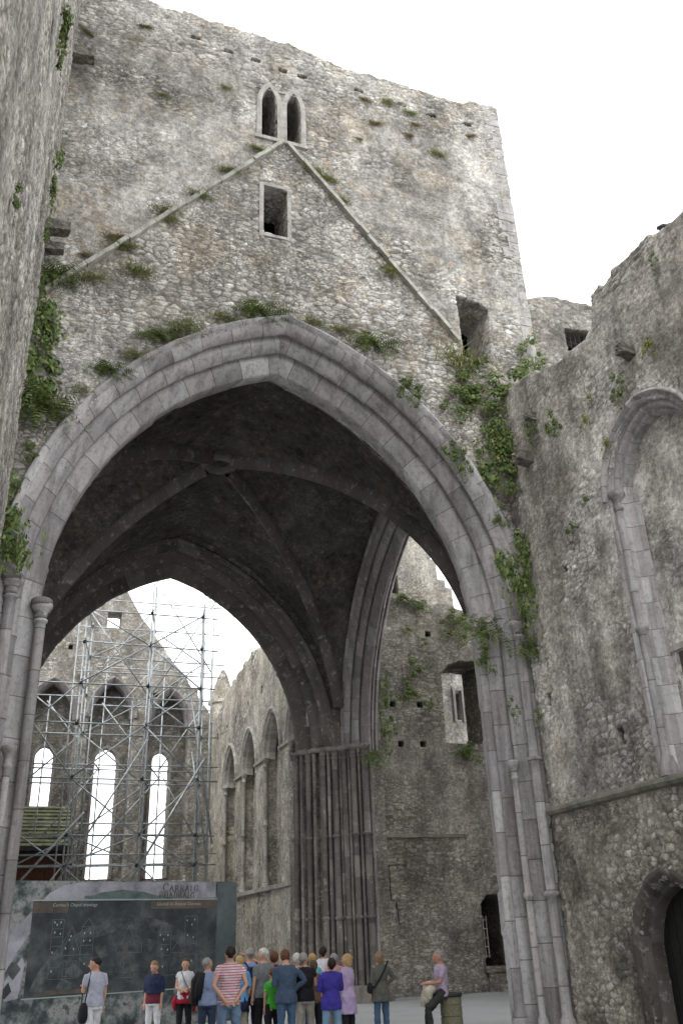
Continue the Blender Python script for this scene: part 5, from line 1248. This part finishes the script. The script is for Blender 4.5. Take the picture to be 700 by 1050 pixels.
    # trousers
    if bottom:
        t = MB(); torso(t, -.10, .12, .012)
        for hip, kn, an in L:
            an2 = kn.lerp(an, .97); t.tube([hip+Vector((0,0,.04*s)), hip.lerp(kn,.35), kn, kn.lerp(an,.4), an2], [.104*s*build**.5,.092*s,.072*s,.070*s,.058*s], 12)
        put('trousers', t, bottom, .014, .034)
    if shoes is not False:
        for i, (hip, kn, an) in enumerate(L):
            f_ = MB(); f_.tube([an+Vector((0,-.05,-.035))*s, an+Vector((0,.03,-.035))*s, an+Vector((0,.13,-.05))*s, an+Vector((0,.19,-.058))*s], [.040*s,.046*s,.040*s,.022*s], 10)
            f_.box(tuple(an+Vector((-.04,-.085,-.08))*s), tuple(an+Vector((.04,.19,-.062))*s)); put('shoe', f_, shoes or SHOE, .012)
    # upper garment
    if top:
        t = MB(); torso(t, -.06-coat, .545, .018, .09 if coat else 0.)
        for i, (sh_, el, wr, f) in enumerate(A):
            sg = (-1, 1)[i]; k = sleeve
            pts = [sh_+Vector((-sg*.06*s,0,-.01*s)), sh_+Vector((0,0,-.02*s)), sh_.lerp(el, min(1, k*2)*.5), sh_.lerp(el, min(1, k*2))]; rs = [.060*s,.062*s,.060*s,.056*s]
            if k > .5: e_ = el.lerp(wr, (k-.5)*2*.97); pts += [el.lerp(e_, .5), e_]; rs += [.052*s,.042*s]
            if k > 0: t.tube(pts, rs, 12)
            else: ellm(t, sh_+Vector((-sg*.03*s,0,-.01*s)), (.05*s,.055*s,.05*s))
        put('coat' if coat > .08 else 'shirt', t, top, .013, .034)
    if vest:      # open dark jacket or cardigan over the shirt, leaving the front free
        t = MB(); torso(t, -.02, .53, .034)
        for i, (sh_, el, wr, f) in enumerate(A):
            t.tube([sh_, sh_.lerp(el,.5), el, el.lerp(wr,.5), el.lerp(wr,.92)], [.078*s,.07*s,.062*s,.055*s,.047*s], 12)
        me = mesh_from('jacket', t.V, t.F, smooth=True)
        o = put('jacket', t, vest, .014, .024)
    if shawl:
        t = MB(); torso(t, .14, .535, .045)
        for i, (sh_, el, wr, f) in enumerate(A): t.tube([sh_, sh_.lerp(el,.6), el.lerp(wr,.15)], [.082*s,.080*s,.06*s], 12)
        o = put('shawl', t, shawl, .014, .03)
    if hair is not None:
        h_ = MB()
        def hv(x, y, z):
            return hp(x, y, z)
        cap = MB(); ellm(cap, (0,0,0), (1,1,1), None, 20); V = []
        for v in cap.V:
            x, y, z = v
            gx, gy, gz = x*.086, y*.104-.010, z*.106+.146
            face = y > .15 and z < .42
            if face: gx *= .80; gy = gy*.55-.01
            if hairstyle == 'short' and z < -.25: gx *= .72; gy = gy*.78-.005; gz = max(gz, .075)
            if hairstyle == 'bob' and z < -.1 and not face: gx *= 1.05; gz -= .03
            if hairstyle == 'curly': gx *= 1.05; gz += .006
            V.append(hp(gx, gy, gz))
        h_.add(V, cap.F)
        if hairstyle == 'ponytail': h_.tube([hp(0,-.10,.15), hp(0,-.135,.10), hp(0,-.12,.0)], [.03*s,.032*s,.012*s], 8)
        if hairstyle == 'bob': ellm(h_, hp(0,-.045,.045), (.076*s,.055*s,.05*s), hr)
        put('hair', h_, hair, .011, .016, root, 1)
    inv = dict(root=root, A=A, hp=hp, tp=tp, s=s, L=L, yaw=yaw, loc=Vector(loc))
    return inv
def held(name, pr_, build_fn, mat, label, cat, group=None, vox=.01, folds=.0):
    """a bag etc: built in the person's local space but a top-level thing"""
    mb = MB(); build_fn(mb); o = link(name, mesh_from(name, mb.V, mb.F, smooth=False), mat)
    o.location = pr_['loc']; o.rotation_euler = (0,0,pr_['yaw']); return tag(o, label, cat, group)
def softbag(mb, c, w, d, h):
    rg = []
    for k in range(9):
        t = k/8; e = (1-abs(2*t-1)**3)**.4 if 0 < t < 1 else .55; rg.append(((c[0], c[1], c[2]-h/2+h*t), w/2*(1.05-.2*t)*e, d/2*(1.1-.35*t)*e))
    loft(mb, rg, 16)
def strap_pts(P, over, bag, s):
    return None
H_ = {k: plain('hair_'+k, c, rough=.6, var=.3, scale=40, bump=.01) for k, c in dict(dark=(.018,.012,.009), brown=(.07,.04,.022), grey=(.26,.25,.235), white=(.55,.53,.49), blonde=(.40,.27,.12), dirty=(.22,.15,.08), auburn=(.12,.05,.025)).items()}
jean = fab('blue_denim', (.06,.11,.19)); jeanl = fab('pale_denim', (.17,.28,.40)); darkj = fab('dark_denim', (.03,.045,.085)); blk = fab('black_cloth', (.014,.014,.018)); navy = fab('navy_cloth', (.018,.025,.06)); white_t = fab('white_cotton', (.62,.62,.66)); beige = fab('beige_cloth', (.30,.26,.21))
def W(deg): return R_(deg)

p = person((1.83,19.92,0), 1.75, W(25), 'heavy man in pale grey tee and white trousers walking past the banner holding a phone', fab('pale_grey_jersey',(.40,.42,.50)), white_t, H_['dark'], arms=('phone','down'), turn=.9, build=1.16, sleeve=.32, step=.12, look=-.1)
def f(mb):
    softbag(mb, (-.25,-.06,.78), .17,.26,.34); mb.tube([(-.24,-.08,.93),(-.20,-.10,1.25),(-.13,-.03,1.46),(-.14,.08,1.38),(-.2,.10,1.1),(-.25,.02,.93)], .012, 6)
held('shoulder_bag', p, f, blk, 'black shoulder bag hanging behind the man in grey tee and white trousers', 'bag')
p = person((3.15,21.07,0), 1.62, W(150), 'woman with short fair hair, navy jacket on shoulders, maroon top and white trousers', fab('maroon_knit',(.13,.02,.035)), white_t, H_['dirty'], 'curly', ('down','down'), sleeve=.3, shawl=fab('navy_wool',(.02,.028,.07)), female=True, look=-.3, build=1.05)
p = person((3.86,21.46,0), 1.64, W(165), 'woman in white top with red jacket knotted round her waist, standing before the banner', fab('white_print_top',(.55,.56,.58)), blk, H_['brown'], 'short', ('clasp_front','clasp_front'), sleeve=.15, female=True, look=-.15)
tm = MB(); s = p['s']; loft(tm, [((0,0,.80*s),.205*s,.15*s),((0,0,.86*s),.20*s,.15*s),((0,0,1.0*s),.165*s,.13*s),((0,0,1.06*s),.15*s,.12*s)]); tm.tube([(-.2*s,.02,.95*s),(-.25*s,.03,.80*s),(-.22*s,.02,.62*s)], [.05*s,.06*s,.02*s], 8); tm.tube([(.18*s,.02,.95*s),(.24*s,.03,.82*s),(.2*s,.02,.66*s)], [.05*s,.06*s,.02*s], 8)
o = link('tied_jacket', mesh_from('tied_jacket', tm.V, tm.F, smooth=True), fab('red_fleece',(.32,.015,.04))); o.parent = p['root']
def f(mb): softbag(mb, (-.17,.16,.84), .17,.1,.2); mb.tube([(-.15,.15,.93),(-.02,.16,1.15),(.10,.07,1.40),(.08,-.05,1.42)], .008, 6)
held('brown_handbag', p, f, fab('brown_leather',(.09,.035,.02)), 'small brown handbag slung on the woman with the red knotted jacket', 'bag')
p = person((3.90,19.21,0), 1.66, W(-20), 'grey-haired woman in blue print blouse with black cardigan over one shoulder and dark jeans', fab('blue_print_blouse',(.22,.27,.42)), darkj, H_['grey'], 'short', ('down','fold'), sleeve=.55, female=True, turn=-.7, build=1.08, look=.15)
cd = MB(); s = p['s']; cd.tube([(-.16*s,-.05*s,1.45*s),(-.24*s,-.02,1.3*s),(-.25*s,.0,1.05*s),(-.24*s,.0,.86*s)], [.07*s,.10*s,.10*s,.08*s], 12); cd.tube([(-.1*s,-.10*s,1.46*s),(-.15*s,-.13*s,1.2*s),(-.18*s,-.12*s,.98*s)], [.06*s,.09*s,.07*s], 12)
o = link('cardigan', mesh_from('cardigan', cd.V, cd.F, smooth=True), blk); o.parent = p['root']
person((3.83,16.97,0), 1.87, W(-5), 'tall man in red and white striped tee and jeans, hands joined behind his back', fab('striped_jersey',(.55,.50,.52), (.42,.10,.15)), fab('washed_denim',(.12,.18,.27)), H_['dark'], 'short', ('clasp_back','clasp_back'), sleeve=.22, build=1.06, stance=.2, skin=SKIN, look=.1)
p = person((4.57,19.37,0), 1.66, W(10), 'blonde woman in bright blue top with dark jacket round her waist beside the striped man', fab('sky_blue_top',(.10,.30,.55)), beige, H_['blonde'], 'curly', ('down','pocket'), sleeve=.5, female=True, build=1.06)
tm = MB(); s = p['s']; loft(tm, [((0,0,.70*s),.20*s,.16*s),((0,0,.86*s),.20*s,.16*s),((0,0,1.0*s),.17*s,.13*s),((0,0,1.04*s),.15*s,.12*s)]); o = link('tied_jacket', mesh_from('tied_jacket', tm.V, tm.F, smooth=True), navy); o.parent = p['root']
p = person((4.99,20.19,0), 1.79, W(10), 'man in light blue shirt and navy backpack straps standing half behind the grey tee man', fab('light_blue_shirt',(.22,.30,.55)), navy, H_['grey'], 'short', ('pocket','down'), sleeve=.3, build=1.05, turn=-.4)
def f(mb): mb.box((-.14,-.30,1.02),(.14,-.15,1.42)); mb.tube([(-.10,-.16,1.40),(-.13,-.02,1.50),(-.13,.14,1.36),(-.12,.10,1.05)], .018, 6); mb.tube([(.10,-.16,1.40),(.13,-.02,1.50),(.13,.14,1.36),(.12,.10,1.05)], .018, 6)
held('backpack', p, f, navy, 'narrow navy backpack on the man in the light blue shirt', 'backpack')
person((5.06,19.37,0), 1.79, W(20), 'balding grey-haired man in grey polo and black trousers standing in profile', fab('grey_polo',(.17,.185,.20)), blk, H_['white'], 'short', ('down','pocket'), sleeve=.3, build=1.1, turn=.5)
person((5.13,18.93,0), 1.42, W(0), 'boy in bright green tee and black trousers seen from behind', fab('green_jersey',(.07,.42,.05)), blk, H_['auburn'], 'short', ('down','pocket'), sleeve=.35, build=.9)
person((5.22,18.28,0), 1.76, W(0), 'man in slate blue denim jacket and jeans with bowed head seen from behind', fab('slate_jacket',(.055,.085,.135)), jean, H_['auburn'], 'curly', ('phone','hip'), sleeve=1., coat=.04, build=1.14, look=-.4)
person((5.50,20.25,0), 1.72, W(5), 'woman behind the denim jacket man stretching one bare arm out to the left', fab('plum_top',(.12,.03,.06)), darkj, H_['auburn'], 'curly', ('raise','down'), sleeve=.1, female=True, look=.3)
person((5.93,19.94,0), 1.66, W(0), 'white-haired woman mostly hidden behind the denim jacket man', fab('pale_blue_top',(.35,.42,.55)), fab('pale_trousers',(.45,.48,.55)), H_['white'], 'curly', ('down','down'), sleeve=.6, female=True)
p = person((5.62,18.37,0), 1.69, W(-15), 'woman with cropped grey hair in black top and beige trousers with red bag', blk, fab('stone_trousers',(.32,.29,.25)), H_['grey'], 'short', ('bag','fold'), sleeve=.22, female=True, build=1.08, look=.25, turn=-.5)
def f(mb): softbag(mb, (-.26,-.02,1.08), .12,.22,.24); mb.tube([(-.25,-.02,1.18),(-.16,-.06,1.46),(-.14,.05,1.40),(-.24,.04,1.18)], .01, 6)
held('red_bag', p, f, fab('red_leather',(.35,.02,.03)), 'red shoulder bag under the arm of the woman in the black top', 'bag')
person((6.30,20.03,0), 1.64, W(-20), 'blonde woman in turquoise top between the black top woman and the tall man', fab('turquoise_top',(.12,.42,.50)), jean, H_['blonde'], 'curly', ('down','down'), sleeve=.3, female=True)
person((6.02,19.05,0), 1.53, W(0), 'short brown-haired girl with ponytail between black top woman and purple jacket person', fab('brown_top',(.12,.07,.05)), blk, H_['brown'], 'ponytail', ('down','down'), sleeve=.6, female=True, build=.92)
person((6.85,20.91,0), 1.79, W(-35), 'dark-haired tall man in white tee rising above the group and looking up', white_t, jean, H_['dark'], 'short', ('down','down'), sleeve=.3, look=.45)
person((6.56,19.32,0), 1.66, W(-30), 'ruddy grey-haired man in pink shirt looking up behind the purple jacket', fab('pink_shirt',(.50,.30,.30)), beige, H_['grey'], 'short', ('down','down'), sleeve=.4, look=.5, skin=SKIN2)
person((5.87,17.55,0), 1.61, W(0), 'person in vivid purple-blue anorak and pale jeans looking up', fab('purple_anorak',(.045,.035,.26)), jeanl, H_['dark'], 'short', ('fold','fold'), sleeve=1., coat=.08, build=1.12, look=.5, stance=.22)
p = person((6.60,18.68,0), 1.63, W(35), 'blonde woman in long lilac coat and black leggings turned to the left', fab('lilac_coat',(.38,.30,.46)), blk, H_['blonde'], 'bob', ('bag','bag'), sleeve=1., coat=.27, female=True, look=.1, turn=.3, build=1.0)
def f(mb): softbag(mb, (.02,.26,.80), .34,.13,.24); mb.tube([(-.10,.26,.90),(-.06,.24,1.02),(.08,.24,1.02),(.14,.26,.90)], .011, 6)
held('white_handbag', p, f, fab('pale_grey_leather',(.48,.47,.43)), 'pale grey handbag carried by the woman in the lilac coat', 'bag')
p = person((7.64,19.56,0), 1.64, W(5), 'woman in knee-length grey-green coat and jeans standing alone, seen from behind', fab('grey_green_coat',(.105,.105,.09)), jean, H_['dirty'], 'bob', ('down','hip'), sleeve=1., coat=.14, female=True, build=1.08, look=.1)
def f(mb):
    mb.tube([(.14,-.12,1.42),(.05,-.155,1.28),(-.10,-.165,1.08),(-.19,-.12,.95),(-.2,.05,.95)], .018, 6); softbag(mb, (-.24,.02,.93), .1,.2,.2)
held('crossbody_bag', p, f, blk, 'black crossbody bag worn by the woman in the grey-green coat', 'bag')
p = person((8.24,18.22,0), 1.68, W(82), 'elderly man in lilac shirt and charcoal trousers perched on the round bin', fab('lilac_shirt',(.38,.31,.42)), fab('charcoal_trousers',(.035,.035,.035)), H_['grey'], 'short', ('lap','lap'), sleeve=.35, build=1.0, hip_z=.83, lean=-.02,
    legs=(((-.1,.80,-.55),(0,-.12,-1)),((.1,.62,-.70),(0,.05,-1))), skin=SKIN2, group='visitors gathered in the crossing', look=-.05)
p['root'].location = (8.42, 18.22, .0)
p['loc'] = Vector((8.42,18.22,0))
# folded jacket over the seated man's knees
bm = bmesh.new(); ell(bm, (0,.24,.93), (.16,.13,.12), Matrix.Rotation(-.5, 3, 'X'), 20); ell(bm, (.03,.34,.80), (.12,.07,.20), Matrix.Rotation(.25, 3, 'X'), 16); ell(bm, (-.05,.30,.86), (.12,.09,.13), None, 16)
for v in bm.verts: v.co += Vector((math.sin(v.co.z*40)*.012, math.sin(v.co.x*45+v.co.z*20)*.014, math.cos(v.co.x*38)*.01))
me = bpy.data.meshes.new('folded_jacket'); bm.to_mesh(me); bm.free(); me.polygons.foreach_set('use_smooth', [True]*len(me.polygons))
o = link('folded_jacket', me, fab('cream_cloth',(.50,.45,.37))); o.location = p['loc']; o.rotation_euler = (0,0,p['yaw']); tag(o, 'cream jacket bundled on the lap of the man seated on the bin', 'jacket')
